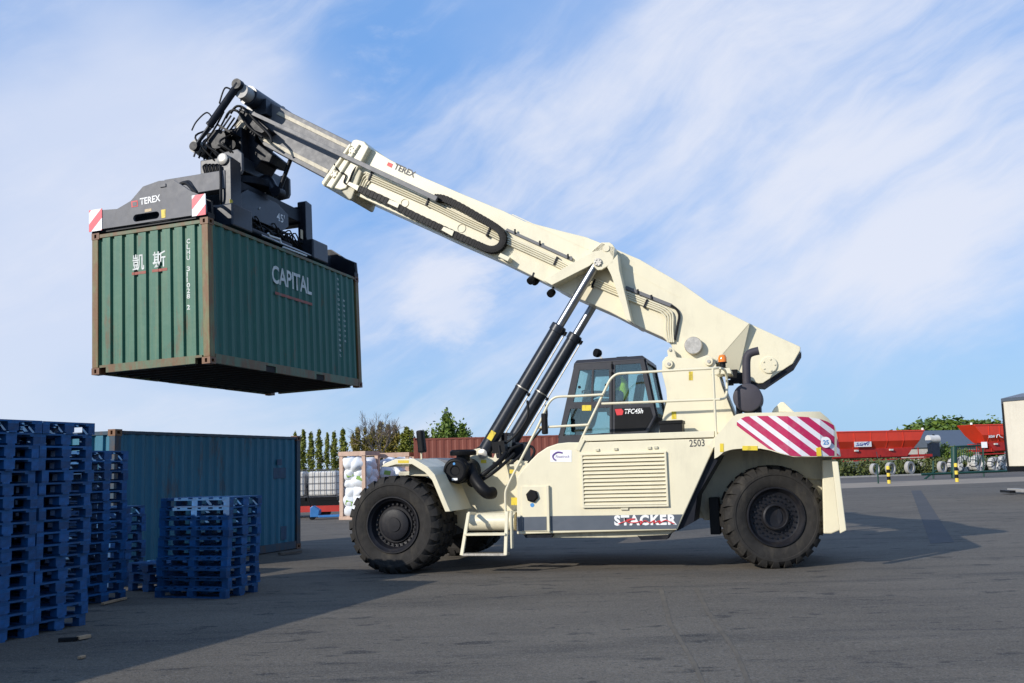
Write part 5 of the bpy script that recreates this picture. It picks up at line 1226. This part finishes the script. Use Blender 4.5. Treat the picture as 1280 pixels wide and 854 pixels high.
hopper_trailer(1217, 1300, 530, 553, 1.6, 32, 'red tipping trailer with white lettering, beside the white lorry trailer', (1235.5, 1244, 544, 547.5, 'SGW', False), -1)
# low dark building and white tanker parts between the trailers
a, b2 = rp(1168, 545, 45), rp(1222, 545, 45); zt3 = rp(1195, 541, 45).z
sh_ = thing('shed', 'low dark slate-roofed shed behind the trees and red trailers', 'shed', Matrix.Translation(RY(local(a), 45)) @ Matrix.Rotation(RZ, 4, 'Z'))
L_ = local(b2)-local(a); MB().box(0, L_, 0, 6, 0, zt3-1.6).build('wall', CONC, sh_)
MB().prism([(-.3, zt3-1.6), (6.3, zt3-1.6), (3, zt3+.4)], 'x', -.3, L_+.3).build('roof', STRIPE, sh_)
tkx = local(rp(1160, 550, 34)); tz = rp(1160, 548, 34).z
tkr = thing('water_bowser', 'small white tank bowser between the red trailers', 'tank', Matrix.Translation(RY(tkx, 34)) @ Matrix.Rotation(RZ, 4, 'Z'))
MB().cyl((0, 0, tz-.1), (1.2, 0, tz-.1), .42, 24).build('tank', TANK, tkr, .6); w = MB(); w.box(.1, 1.1, -.3, .3, .3, tz-.5); w.build('stand', GALV, tkr)
MB().cyl((.6, -.1, tz+.3), (.6, -.1, tz+.38), .12, 12).build('hatch', BLACK, tkr)
# bollards
def bollard(u, vb_, vt, label):
    t = (gpt(u, vb_)-P0).dot(N); b0 = gpt(u, vb_); h = rp(u, vt, t).z
    r = thing('bollard', label, 'bollard', at(b0.x, b0.y), 'striped bollards at the yard edge'); n_ = 5; 
    for k in range(n_):
        z0, z1 = h*k/n_, h*(k+1)/n_; w = MB(); w.lathe([(.11, z0), (.11, z1)] if k < n_-1 else [(.11, z0), (.11, z1-.04), (.07, z1)], (0, 0, 0), (0, 0, 1), 18)
        w.build('band', BYEL if k % 2 == 0 else BLACK, r, .6)
bollard(1111.5, 604.5, 582.5, 'yellow and black striped bollard in front of the pale concrete rings')
bollard(1196.5, 602.5, 579, 'yellow and black striped bollard in front of the wrapped pipe coils')
# thin dark post
b0 = gpt(1098, 604.5); o = MB().cyl((b0.x, b0.y, 0), (b0.x, b0.y, rp(1098, 580, (b0-P0).dot(N)).z), .05, 10).build('marker_post', GGREEN); tag(o, 'thin dark green post standing left of the first striped bollard', 'post')
# rings and coils resting on the far kerb
def ring(u, v, rpx, t, label, name, m, group, radial=False, tilt=.3, wire=.12):
    p = rp(u, v, t); r = rpx/F*(p.y); o = MB(); n_ = 28; R1 = r*(1-wire)
    sec = 8; vs = []; fs = []; wd = .35 if not radial else .45
    prof = [(r, 0), (r, wd), (r*(1-2*wire), wd), (r*(1-2*wire), 0), (r, 0)] if not radial else [(r*.72, 0), (r*.95, 0), (r, .08), (r, wd-.08), (r*.95, wd), (r*.55, wd), (r*.45, wd*.8), (r*.45, wd*.2), (r*.55, 0), (r*.72, 0)]
    o.lathe(prof, (0, -wd/2, 0), (0, 1, 0), n_, False)
    ob_ = o.build(name, m, None, .5); ob_.matrix_world = Matrix.Translation((p.x, p.y, r+.13)) @ Matrix.Rotation(RZ+tilt, 4, 'Z')
    tag(ob_, label, 'ring' if not radial else 'pipe coil', group)
    if radial:
        for i in range(16):
            a = 2*math.pi*i/16; w = MB(); c_ = Vector((math.cos(a), 0, math.sin(a)))
            w.bar(c_*r*.46+Vector((0, -wd/2-.01, 0)), c_*r*1.005+Vector((0, -wd/2-.01, 0)), .10, .02, (-c_.z, 0, c_.x)); w.bar(c_*r*1.005+Vector((0, -wd/2, 0)), c_*r*1.005+Vector((0, wd/2, 0)), .1, .02, (-c_.z, 0, c_.x)); w.build('strap', GALV if i % 2 else STRAP, ob_)
    return ob_
STRAP = mat('pale_strap', (.42, .41, .38), .6)
COIL = mat('wrapped_coil', (.52, .50, .46), .6, 0, .2, 6, (.2, .2, .18), .6, 8)
ring(1093.5, 590, 7.2, 26.6, 'thin pale concrete ring, leftmost of the rings on the kerb', 'concrete_ring', CONC, 'concrete rings on the kerb', wire=.10)
ring(1113.5, 590, 7.6, 26.6, 'pale concrete ring half hidden by the striped bollard', 'concrete_ring', CONC, 'concrete rings on the kerb', wire=.13)
ring(1137.5, 589, 7.8, 26.6, 'thick pale concrete ring right of the first bollard', 'concrete_ring', CONC, 'concrete rings on the kerb', wire=.18)
ring(1178, 589, 7.2, 26.4, 'pale concrete ring standing beside the wrapped coils', 'concrete_ring', CONC, 'concrete rings on the kerb', wire=.13)
ring(1194, 587, 9.0, 26.9, 'wrapped pipe coil directly behind the second bollard', 'pipe_coil', COIL, 'wrapped pipe coils', True, -.2)
ring(1206, 586.5, 10, 27.6, 'wrapped pipe coil overlapping the one behind the bollard', 'pipe_coil', COIL, 'wrapped pipe coils', True, -.3)
ring(1223, 586, 10.5, 26.8, 'brownish wrapped pipe coil in the middle of the coils', 'pipe_coil', COIL, 'wrapped pipe coils', True, .2)
ring(1243, 586.5, 8.6, 26.6, 'wrapped pipe coil leaning on the larger one near the white trailer', 'pipe_coil', COIL, 'wrapped pipe coils', True, .1)
ring(1254, 585, 9.2, 27.4, 'wrapped pipe coil nearest the white trailer', 'pipe_coil', COIL, 'wrapped pipe coils', True, .3)
# green swing gate
gt = 13.0
def gp(u, v): p = rp(u, v, gt); return p
gate = thing('swing_gate', 'dark green steel barrier gate with a long low rail, in front of the coils', 'gate', Matrix.Identity(4))
w = MB(); a, b2 = gp(1153, 602.5), gp(1290, 596); w.tube([Vector((a.x, a.y, .35)), Vector((b2.x, b2.y, .40))], .09, 8); w.build('long_rail', GGREEN, gate, .8)
w = MB(); w.tube([gp(1152, 602), gp(1170, 588)], .07, 8); w.build('brace', GGREEN, gate, .8)
w = MB(); p = gp(1167, 601); w.tube([(p.x, p.y, 0), gp(1166.5, 576)], .07, 8); w.build('post', GGREEN, gate, .8)
w = MB(); p = gp(1193, 600); w.tube([(p.x, p.y, 0), gp(1192.5, 559)], .22, 10); w.build('post', GGREEN, gate, .8)
w = MB(); w.tube([gp(1193, 558.5), gp(1230, 556.5)], .07, 8); w.build('top_rail', GGREEN, gate, .8)
p = gp(1229, 556.5); q = gp(1230, 600); w = MB(); w.tube([(q.x, q.y, 0), p], .06, 8); w.build('post', GGREEN, gate, .8)
for i in range(12):
    u = 1196+i*2.9; w = MB(); w.tube([gp(u, 558), gp(u, 578)], .025, 5); w.build('baluster', GGREEN, gate, .8)
a, b2 = gp(1226.3, 560), gp(1231.8, 552.5); MB().box(a.x, b2.x, a.y-.12, a.y-.08, a.z, b2.z).build('sign', WHITE, gate)

# white curtain-sided lorry trailer at the right edge
c0 = ypt(1256, 583, 41); tz0, tz1 = ypt(1262, 583, 41).z, ypt(1254, 499, 41).z
tl = thing('lorry_trailer', 'cream curtain-sided lorry trailer at the right edge of the yard', 'lorry trailer', at(c0.x+.12, 41, 0, R_(-66)))
MB().box(.06, 8, .0, 2.5, tz0, tz1-.12).build('curtain_side', CURT, tl, bevel=.02)
MB().box(-.02, 8, -.03, 2.53, tz1-.12, tz1+.02).build('roof_rail', STRIPE, tl, bevel=.02)
w = MB(); w.prism([(-.03, tz1+.02), (2.53, tz1+.02), (1.25, tz1+.25)], 'x', -.02, 8); w.build('roof', STRIPE, tl)
w = MB(); w.box(-.02, .06, -.02, .10, tz0-.05, tz1-.12); w.box(-.02, .06, 2.4, 2.52, tz0-.05, tz1-.12); w.build('corner_post', GALV, tl)
MB().box(-.015, .055, .10, 2.40, tz0, tz1-.12).build('rear_door', TANK, tl)
MB().box(-.02, 8, -.02, 2.52, tz0-.22, tz0-.02).build('bed', BLACK, tl)
w = MB(); w.box(.9, 1.1, .1, .25, .1, tz0-.22); w.box(.8, 1.2, .0, .4, 0, .1); w.build('landing_leg', BLACK, tl)
w = MB(); w.tube([(.05, -.05, tz0+.0), (.02, -.05, tz0+1.0), (.05, -.05, tz1-.2)], .03, 6); w.build('strap', BLACK, tl)
MB().box(1.0, 1.25, -.012, -.004, tz0+.4, tz0+.8).build('sticker', BLUES, tl)
for x in (5.2, 6.5):
    w = MB(); w.lathe([(.2, .05), (.42, .0), (.5, .05), (.5, .3), (.42, .35)], (x, 0, .5), (0, 1, 0), 24); w.build('wheel', RUB, tl, .6)

# ================================================================== VEGETATION
def leaf_crown(n, size, shape, seed):
    rnd = random.Random(seed); m = MB()
    for i in range(n):
        p = shape(rnd); s = size*rnd.uniform(.6, 1.3)
        a = Vector((rnd.gauss(0, 1), rnd.gauss(0, 1), rnd.gauss(0, 1))).normalized(); b2 = a.orthogonal().normalized(); c_ = a.cross(b2)
        m.add([p-b2*s-c_*s*.5, p+b2*s-c_*s*.6, p+b2*s*.7+c_*s*.6, p-b2*s*.6+c_*s*.6], [(0, 1, 2, 3)])
    return m
def poplar_shape(h, r, clumps, seed):
    rr = random.Random(seed); cl_ = []
    for i in range(clumps):
        t = rr.random()**.9; w = math.sin(min(1, t*1.25+.18)*math.pi*.5)*(1-t**3)*1.0
        cl_.append((Vector((rr.gauss(0, .45)*r*w, rr.gauss(0, .45)*r*w, h*(.08+.9*t))), r*(.25+.35*w)))
    def f(rnd):
        c_, q_r = rnd.choice(cl_); return c_+Vector((rnd.gauss(0, .5)*q_r, rnd.gauss(0, .5)*q_r, rnd.gauss(0, 1.0)*q_r))
    return f
def round_shape(h, r, clumps, seed, flat=.75):
    rr = random.Random(seed); cl_ = []
    for i in range(clumps):
        d = Vector((rr.gauss(0, 1), rr.gauss(0, 1), rr.gauss(0, 1))).normalized()*rr.uniform(.45, 1.0)
        cl_.append((Vector((d.x*r, d.y*r, h*.55+d.z*h*.42*flat)), r*rr.uniform(.12, .28)))
    def f(rnd):
        c_, q_r = rnd.choice(cl_); return c_+Vector((rnd.gauss(0, .6), rnd.gauss(0, .6), rnd.gauss(0, .5)))*q_r
    return f
def tree_proto(kind, h, r, n, size, m, seed, clumps=40):
    root = bpy.data.objects.new('tree', None); COL.objects.link(root)
    sh = poplar_shape(h, r, clumps, seed) if kind == 'poplar' else round_shape(h, r, clumps, seed)
    leaf_crown(n, size, sh, seed+5).build('crown', m, root, recalc=False)
    t = MB(); rr = random.Random(seed)
    t.lathe([(h*.018, 0), (h*.012, h*.4), (h*.003, h*.92)], (0, 0, 0), (0, 0, 1), 8)
    for i in range(10):
        z = h*rr.uniform(.15, .6); a = rr.random()*6.28; k = r*.75; up = h*(.22 if kind == 'poplar' else .12)
        t.tube([(0, 0, z), (math.cos(a)*k*.5, math.sin(a)*k*.5, z+up*.6), (math.cos(a)*k*.8, math.sin(a)*k*.8, z+up*1.2)], h*.004, 4)
    t.build('trunk', BARK, root)
    return root
protos = {}
def put_tree(key, mk, u, vtop, Y, hproto, name, label, cat, group, wscale=1.):
    p = ypt(u, vtop, Y); s = p.z/hproto
    if key not in protos: o = mk(); protos[key] = o
    else: o = copy_tree(protos[key])
    o.name = name
    o.matrix_world = Matrix.Translation((p.x, Y, -.2)) @ Matrix.Rotation(random.random()*6, 4, 'Z') @ Matrix.Diagonal((s*wscale, s*wscale, s, 1))
    tag(o, label, cat, group)
random.seed(5)
pops = [(369, 541, 1), (379, 538.5, 1), (388.5, 539.5, 1), (399, 537.5, 1), (409, 542, .8), (417.5, 538.5, 1), (428.5, 537, 1.3)]
onames = ['first', 'second', 'third', 'fourth', 'fifth', 'sixth', 'seventh', 'eighth', 'ninth', 'tenth', 'eleventh', 'twelfth']
for i, (u, v, w_) in enumerate(pops):
    k = i % 3; put_tree(('p', k), lambda k=k: tree_proto('poplar', 12, 1.0, 2200, .20, POP, 31+k, 46), u, v-1, 200, 12, 'poplar_tree', 'slim green poplar, %s from the blue container in the far row' % onames[i], 'tree', 'poplars in the far row', w_)
pops2 = [(441, 541, .9), (446.5, 534, 1.1), (456.5, 534, 1.), (465.5, 533, 1.1), (475, 528, 1.3), (485, 531, 1.4), (494, 532, 1.2)]
for i, (u, v, w_) in enumerate(pops2):
    k = i % 3; put_tree(('o', k), lambda k=k: tree_proto('poplar', 12, 1.05, 2200, .21, POPO, 51+k, 46), u, v, 210, 12, 'poplar_tree', 'olive brown poplar, %s from left under the bare tree' % onames[i], 'tree', 'olive poplars under the bare tree', w_)
for i, (u, v, w_) in enumerate([(503, 541, 1.4), (508, 534, 1.5), (514.5, 536, 1.2), (541, 536, 1.1)]):
    k = i % 3; put_tree(('p', k), None, u, v, 205, 12, 'poplar_tree', 'green poplar, %s in the clump left of the big bushy tree' % onames[i], 'tree', 'poplars beside the bushy tree', w_)
for i, (u, v, w_, lb) in enumerate([(558, 518, 1., 'tall green tree with two tops, beyond the red container'), (578, 531, .95, 'lower green tree right of the tall twin-topped tree'), (531, 540, .9, 'olive green tree half hidden by the black fender mirror')]):
    put_tree(('r', i), lambda i=i: tree_proto('poplar', 12, 2.3, 5200, .26, DLEAF, 71+i, 70), u, v, 160, 12, 'leafy_tree', lb, 'tree', None, w_)
for i, (u, v, w_, lb) in enumerate([(607, 536, 1.0, 'olive bush top left of the lift cylinders'), (632, 535, 1.1, 'olive bush top between the lift cylinders'), (690, 545, 1.6, 'green bush top beside the cab mirror')]):
    put_tree(('b', 0), lambda: tree_proto('round', 10, 3.2, 3000, .2, POPO, 91, 60), u, v, 140, 10, 'bush', lb, 'bush', None, w_)
# bare tree
def bare_tree():
    root = bpy.data.objects.new('tree', None); COL.objects.link(root); rr = random.Random(4); m = MB()
    def br(p, d, L, r, dep):
        q = p+d*L; m.tube([p, p+d*L*.5+Vector((rr.gauss(0, .05), rr.gauss(0, .05), 0))*L, q], r, 3)
        if dep == 0: return
        for i in range(3 if dep > 1 else 4):
            nd = (d+Vector((rr.gauss(0, .38), rr.gauss(0, .38), rr.gauss(.15, .2)))).normalized(); br(p+d*L*rr.uniform(.55, 1.), nd, L*rr.uniform(.6, .8), max(r*.55, .016), dep-1)
    tr_ = MB(); tr_.lathe([(.28, 0), (.2, 4)], (0, 0, 0), (0, 0, 1), 8); tr_.build('trunk', TWIG, root)
    for i in range(6):
        a = i*1.05; br(Vector((0, 0, 3.2)), Vector((math.cos(a)*.5, math.sin(a)*.5, 1)).normalized(), 3.3, .10, 4)
    m.build('branches', TWIG, root); return root
put_tree('bare', bare_tree, 473, 508.5, 180, 12.3, 'bare_tree', 'leafless twiggy tree rising above the olive poplars', 'tree', None, 1.05)
# big round trees at right
for i, (u, v, w_, Y, lb) in enumerate([(1180, 517, 1.75, 150, 'wide rounded green tree behind the red trailers, left half of the mass'), (1217, 518, 1.6, 155, 'wide rounded green tree behind the red trailers, right half of the mass')]):
    put_tree(('big', i), lambda i=i: tree_proto('round', 8.5, 4.1, 15000, .25, DLEAF, 120+i, 190), u, v, Y, 8.5, 'broadleaf_tree', lb, 'tree', None, w_)
for i, (u, v, Y, lb) in enumerate([(1182, 549, 101, 'leafy green tree in front of the dark shed, left of the gate post'), (1205, 556, 100, 'leafy green shrub behind the gate rail'), (1166, 559, 100, 'leafy green shrub beside the white bowser')]):
    put_tree(('bush2', 0), lambda: tree_proto('round', 4.5, 1.9, 2600, .12, DLEAF, 140, 60), u, v, Y, 4.5, 'shrub', lb, 'bush', None, 1.05)
# hedge/rough grass below the trailers
def strip_shape(s0, s1, t0, t1, h):
    def f(rnd):
        s = rnd.uniform(s0, s1); return RY(s, rnd.uniform(t0, t1))+Vector((0, 0, h*(rnd.random()**.8)*(.7+.3*math.sin(s*1.7)+.15*math.sin(s*5.1))))
    return f
o = leaf_crown(16000, .12, strip_shape(14, 50, 27.6, 30.5, 1.5), 8).build('hedge', BUSH, None, recalc=False); tag(o, 'low rough hedge running beneath the red trailers', 'hedge')
# far treeline: one mass on the horizon
def far_shape(rnd):
    x = rnd.uniform(-700, 700); h = 7+3*math.sin(x*.021)+2.5*math.sin(x*.077+1)+1.2*math.sin(x*.31); return Vector((x, 620+rnd.uniform(-10, 10), h*rnd.random()**.7))
o = leaf_crown(26000, .85, far_shape, 9).build('far_wood', BUSH, None, recalc=False); o['kind'] = 'stuff'; o['label'] = 'distant line of trees on the horizon'; o['category'] = 'wood'

# ================================================================== DRIVER
dm = MACH @ Matrix.Translation((sx-.21, 1.98, sz+.46))
person = thing('person', 'driver in a yellow high-visibility vest seated at the wheel inside the cab', 'person', dm)
def skinned(name, verts, edges, radii, m, parent, root_i=0):
    me = bpy.data.meshes.new(name); me.from_pydata(verts, edges, []); ob_ = bpy.data.objects.new(name, me); COL.objects.link(ob_)
    md = ob_.modifiers.new('skin', 'SKIN'); md.use_smooth_shade = True
    for i, d in enumerate(me.skin_vertices[0].data): d.radius = radii[i] if isinstance(radii[i], tuple) else (radii[i], radii[i]); d.use_root = (i == root_i)
    ob_.modifiers.new('sub', 'SUBSURF').levels = 2; ob_.modifiers['sub'].render_levels = 2
    me2 = bpy.data.meshes.new_from_object(ob_.evaluated_get(bpy.context.evaluated_depsgraph_get())); bpy.data.objects.remove(ob_)
    me2.materials.clear(); me2.materials.append(m); me2.shade_smooth(); o = link(name, me2, parent); return o
SKIN = mat('skin', (.50, .30, .21), .6); CLOTH = mat('work_trousers', (.03, .035, .06), .8); VEST = mat('high_visibility_vest', (.74, .92, .05), .7); HAIR = mat('brown_hair', (.05, .03, .02), .8)
V = [(0, 0, .10), (.02, 0, .30), (0, 0, .48), (-.02, 0, .58), (-.04, 0, .68), (-.05, 0, .78),
     (-.02, -.19, .47), (-.14, -.25, .22), (-.42, -.20, .26), (-.52, -.17, .28), (-.02, .19, .47), (-.14, .25, .22), (-.42, .20, .26), (-.52, .17, .28),
     (-.05, -.10, .06), (-.45, -.12, .10), (-.55, -.12, -.32), (-.68, -.12, -.36), (-.05, .10, .06), (-.45, .12, .10), (-.55, .12, -.32), (-.68, .12, -.36)]
E_ = [(0, 1), (1, 2), (2, 3), (3, 4), (4, 5), (2, 6), (6, 7), (7, 8), (8, 9), (2, 10), (10, 11), (11, 12), (12, 13), (0, 14), (14, 15), (15, 16), (16, 17), (0, 18), (18, 19), (19, 20), (20, 21)]
Rd = [(.14, .16), (.13, .16), (.12, .17), .055, (.095, .085), (.09, .08), .065, .05, .04, .03, .065, .05, .04, .03, .09, .075, .055, .045, .09, .075, .055, .045]
body = skinned('body', V, E_, Rd, CLOTH, person)
hd = skinned('head', [(-.02, 0, .58), (-.035, 0, .66), (-.05, 0, .74), (-.05, 0, .80)], [(0, 1), (1, 2), (2, 3)], [.055, (.085, .075), (.10, .085), (.075, .065)], SKIN, person)
w = MB(); w.lathe([(.012, 0), (.02, .03), (.005, .05)], (-.15, 0, .69), (-.3, 0, 1), 8)
for y in (-.085, .085): w.lathe([(.028, -.01), (.02, .01)], (-.04, y, .70), (0, 1, 0), 8)
w.build('face', SKIN, hd, .8)
vst = skinned('vest', [(.0, 0, .08), (.02, 0, .30), (0, 0, .46), (0, -.15, .50), (0, .15, .50)], [(0, 1), (1, 2), (2, 3), (2, 4)], [(.155, .175), (.15, .178), (.14, .19), .085, .085], VEST, person)
w = MB(); w.lathe([(.105, 0), (.11, .04), (.09, .09), (.04, .115)], (-.045, 0, .755), (0, 0, 1), 18); w.build('hair', HAIR, hd, .8)
for s in (-1, 1):   # hands closed on the wheel
    w = MB(); b0 = Vector((-.56, s*.16, .29)); w.lathe([(.02, -.05), (.04, -.02), (.042, .02), (.03, .05)], b0, (-1, 0, .2), 10)
    for k in range(4): w.tube([b0+Vector((-.04, s*(.03-.02*k), .02)), b0+Vector((-.085, s*(.03-.02*k), .01)), b0+Vector((-.09, s*(.03-.02*k), -.03))], .009, 6)
    w.tube([b0+Vector((-.0, -s*.03, .0)), b0+Vector((-.04, -s*.06, -.01)), b0+Vector((-.07, -s*.05, -.02))], .010, 6); w.build('hand', SKIN, person, .8)

# ================================================================== LIGHT, SKY
EL = R_(24.5); AZ = Vector((.742, .67, 0)).normalized()      # way the sunlight travels over the ground
sun = bpy.data.objects.new('sun', bpy.data.lights.new('sun', 'SUN')); COL.objects.link(sun)
sun.data.energy = 4.3; sun.data.angle = R_(.55); sun.data.color = (1., .945, .86)
dirv = Vector((AZ.x*math.cos(EL), AZ.y*math.cos(EL), -math.sin(EL)))
sun.rotation_euler = dirv.to_track_quat('-Z', 'Y').to_euler(); sun.location = (-30, -30, 40)
wd = bpy.data.worlds.new('World'); scene.world = wd; wd.use_nodes = True; nt = wd.node_tree
bg = nt.nodes['Background']
sky = nt.nodes.new('ShaderNodeTexSky'); sky.sky_type = 'NISHITA'; sky.sun_disc = False; sky.sun_elevation = EL
sky.sun_rotation = math.atan2(-AZ.x, -AZ.y) % (2*math.pi); sky.air_density = 1.15; sky.dust_density = .6; sky.ozone_density = 1.6
tcw = nt.nodes.new('ShaderNodeTexCoord').outputs['Generated']
def blob_dir(u, v, r):
    d = ray(u, v).normalized(); n = nt.nodes.new('ShaderNodeVectorMath'); n.operation = 'DISTANCE'; n.inputs[1].default_value = d
    nt.links.new(nrmv, n.inputs[0]); return ramp(nt, n.outputs['Value'], r, 0., 'SMOOTHSTEP')
nv = nt.nodes.new('ShaderNodeVectorMath'); nv.operation = 'NORMALIZE'; nt.links.new(tcw, nv.inputs[0]); nrmv = nv.outputs[0]
sepd = nt.nodes.new('ShaderNodeSeparateXYZ'); nt.links.new(nrmv, sepd.inputs[0])
# three kinds of cloud, all fixed to directions in the world: combed cirrus, soft veil, small puffs
wv = nt.nodes.new('ShaderNodeTexNoise'); wv.inputs['Scale'].default_value = 2.6; wv.inputs['Detail'].default_value = 4; nt.links.new(nrmv, wv.inputs['Vector'])
wm = nt.nodes.new('ShaderNodeVectorMath'); wm.operation = 'MULTIPLY_ADD'; nt.links.new(wv.outputs['Color'], wm.inputs[0]); wm.inputs[1].default_value = (.16, .16, .16); nt.links.new(nrmv, wm.inputs[2])
comb = mapping(nt, mapping(nt, wm.outputs[0], (1, 1, 1), (0, R_(27), 0)), (1.15, 1.2, 5.2))
cir = noise(nt, comb, 2.6, 9, .58)
comb2 = mapping(nt, mapping(nt, wm.outputs[0], (1, 1, 1), (0, R_(33), 0)), (1.6, 1.6, 9.0), (0, 0, 0), (3, 1, 2))
cir2 = noise(nt, comb2, 3.2, 8, .6)
puff = noise(nt, mapping(nt, wm.outputs[0], (1, 1, 1.9), (0, 0, 0), (1.3, 0, .6)), 5.2, 9, .62)
veil = noise(nt, mapping(nt, nrmv, (1, 1, 1.6), (0, 0, 0), (.4, 2, 0)), 2.3, 5, .5)
def field(lst):
    tot = None
    for u, v, r, amt in lst:
        x = math_(nt, 'MULTIPLY', blob_dir(u, v, r), amt); tot = x if tot is None else math_(nt, 'ADD', tot, x)
    return tot
kc = field(((880, 200, .42, .22), (1080, 110, .34, .14), (700, 130, .22, .15), (1120, 320, .24, .20), (620, 330, .18, .12), (560, 140, .12, .06), (1270, 200, .25, .08), (690, 25, .12, -.30), (540, 50, .14, -.16), (600, 210, .10, -.10), (1060, 455, .14, -.36), (1240, 470, .16, -.26), (1050, 250, .07, -.16), (940, 300, .06, -.08), (1140, 395, .10, .16), (1180, 130, .12, -.05)))
dc = math_(nt, 'ADD', math_(nt, 'ADD', math_(nt, 'MULTIPLY', cir, 1.05), math_(nt, 'MULTIPLY', cir2, .45)), math_(nt, 'ADD', kc, math_(nt, 'ADD', math_(nt, 'MULTIPLY', puff, .55), -.59)))
a_c = ramp(nt, dc, .30, .98, 'SMOOTHSTEP')
kv = field(((60, 330, .36, .34), (150, 150, .24, .14), (280, 80, .20, .20), (20, 480, .24, .2), (330, 520, .2, .12), (30, 30, .14, .02), (960, 180, .44, .16), (600, 330, .3, .08), (520, 230, .08, -.10)))
a_v = ramp(nt, math_(nt, 'ADD', math_(nt, 'MULTIPLY', veil, .9), kv), .42, .95, 'SMOOTHSTEP')
kp = field(((590, 395, .10, .30), (520, 480, .09, .20), (560, 360, .08, .16), (700, 440, .06, .1), (450, 440, .08, .12), (1120, 235, .06, .1)))
a_p = ramp(nt, math_(nt, 'ADD', puff, math_(nt, 'ADD', kp, -.12)), .50, .76, 'SMOOTHSTEP')
def screen(a, b2): return math_(nt, 'SUBTRACT', 1., math_(nt, 'MULTIPLY', math_(nt, 'SUBTRACT', 1., a), math_(nt, 'SUBTRACT', 1., b2)))
cov = screen(math_(nt, 'MULTIPLY', a_c, .90), screen(math_(nt, 'MULTIPLY', a_v, .72), math_(nt, 'MULTIPLY', a_p, .75)))
hz_ = ramp(nt, sepd.outputs[2], .16, .0, 'SMOOTHSTEP')
skyc = mixc(nt, 1., sky.outputs[0], (1.15, 1.35, 1.55), 'MULTIPLY')
lift = mixc(nt, .74, skyc, (2.1, 4.4, 9.1))
c = mixc(nt, math_(nt, 'MULTIPLY', hz_, .60), lift, (4.2, 6.7, 8.9))
c = mixc(nt, cov, c, (7.9, 8.3, 9.5))
nt.links.new(c, bg.inputs['Color']); bg.inputs['Strength'].default_value = .10

scene.view_settings.view_transform = 'Standard'; scene.view_settings.look = 'None'; scene.view_settings.gamma = 1
scene.view_settings.exposure = .0; scene.view_settings.use_curve_mapping = False
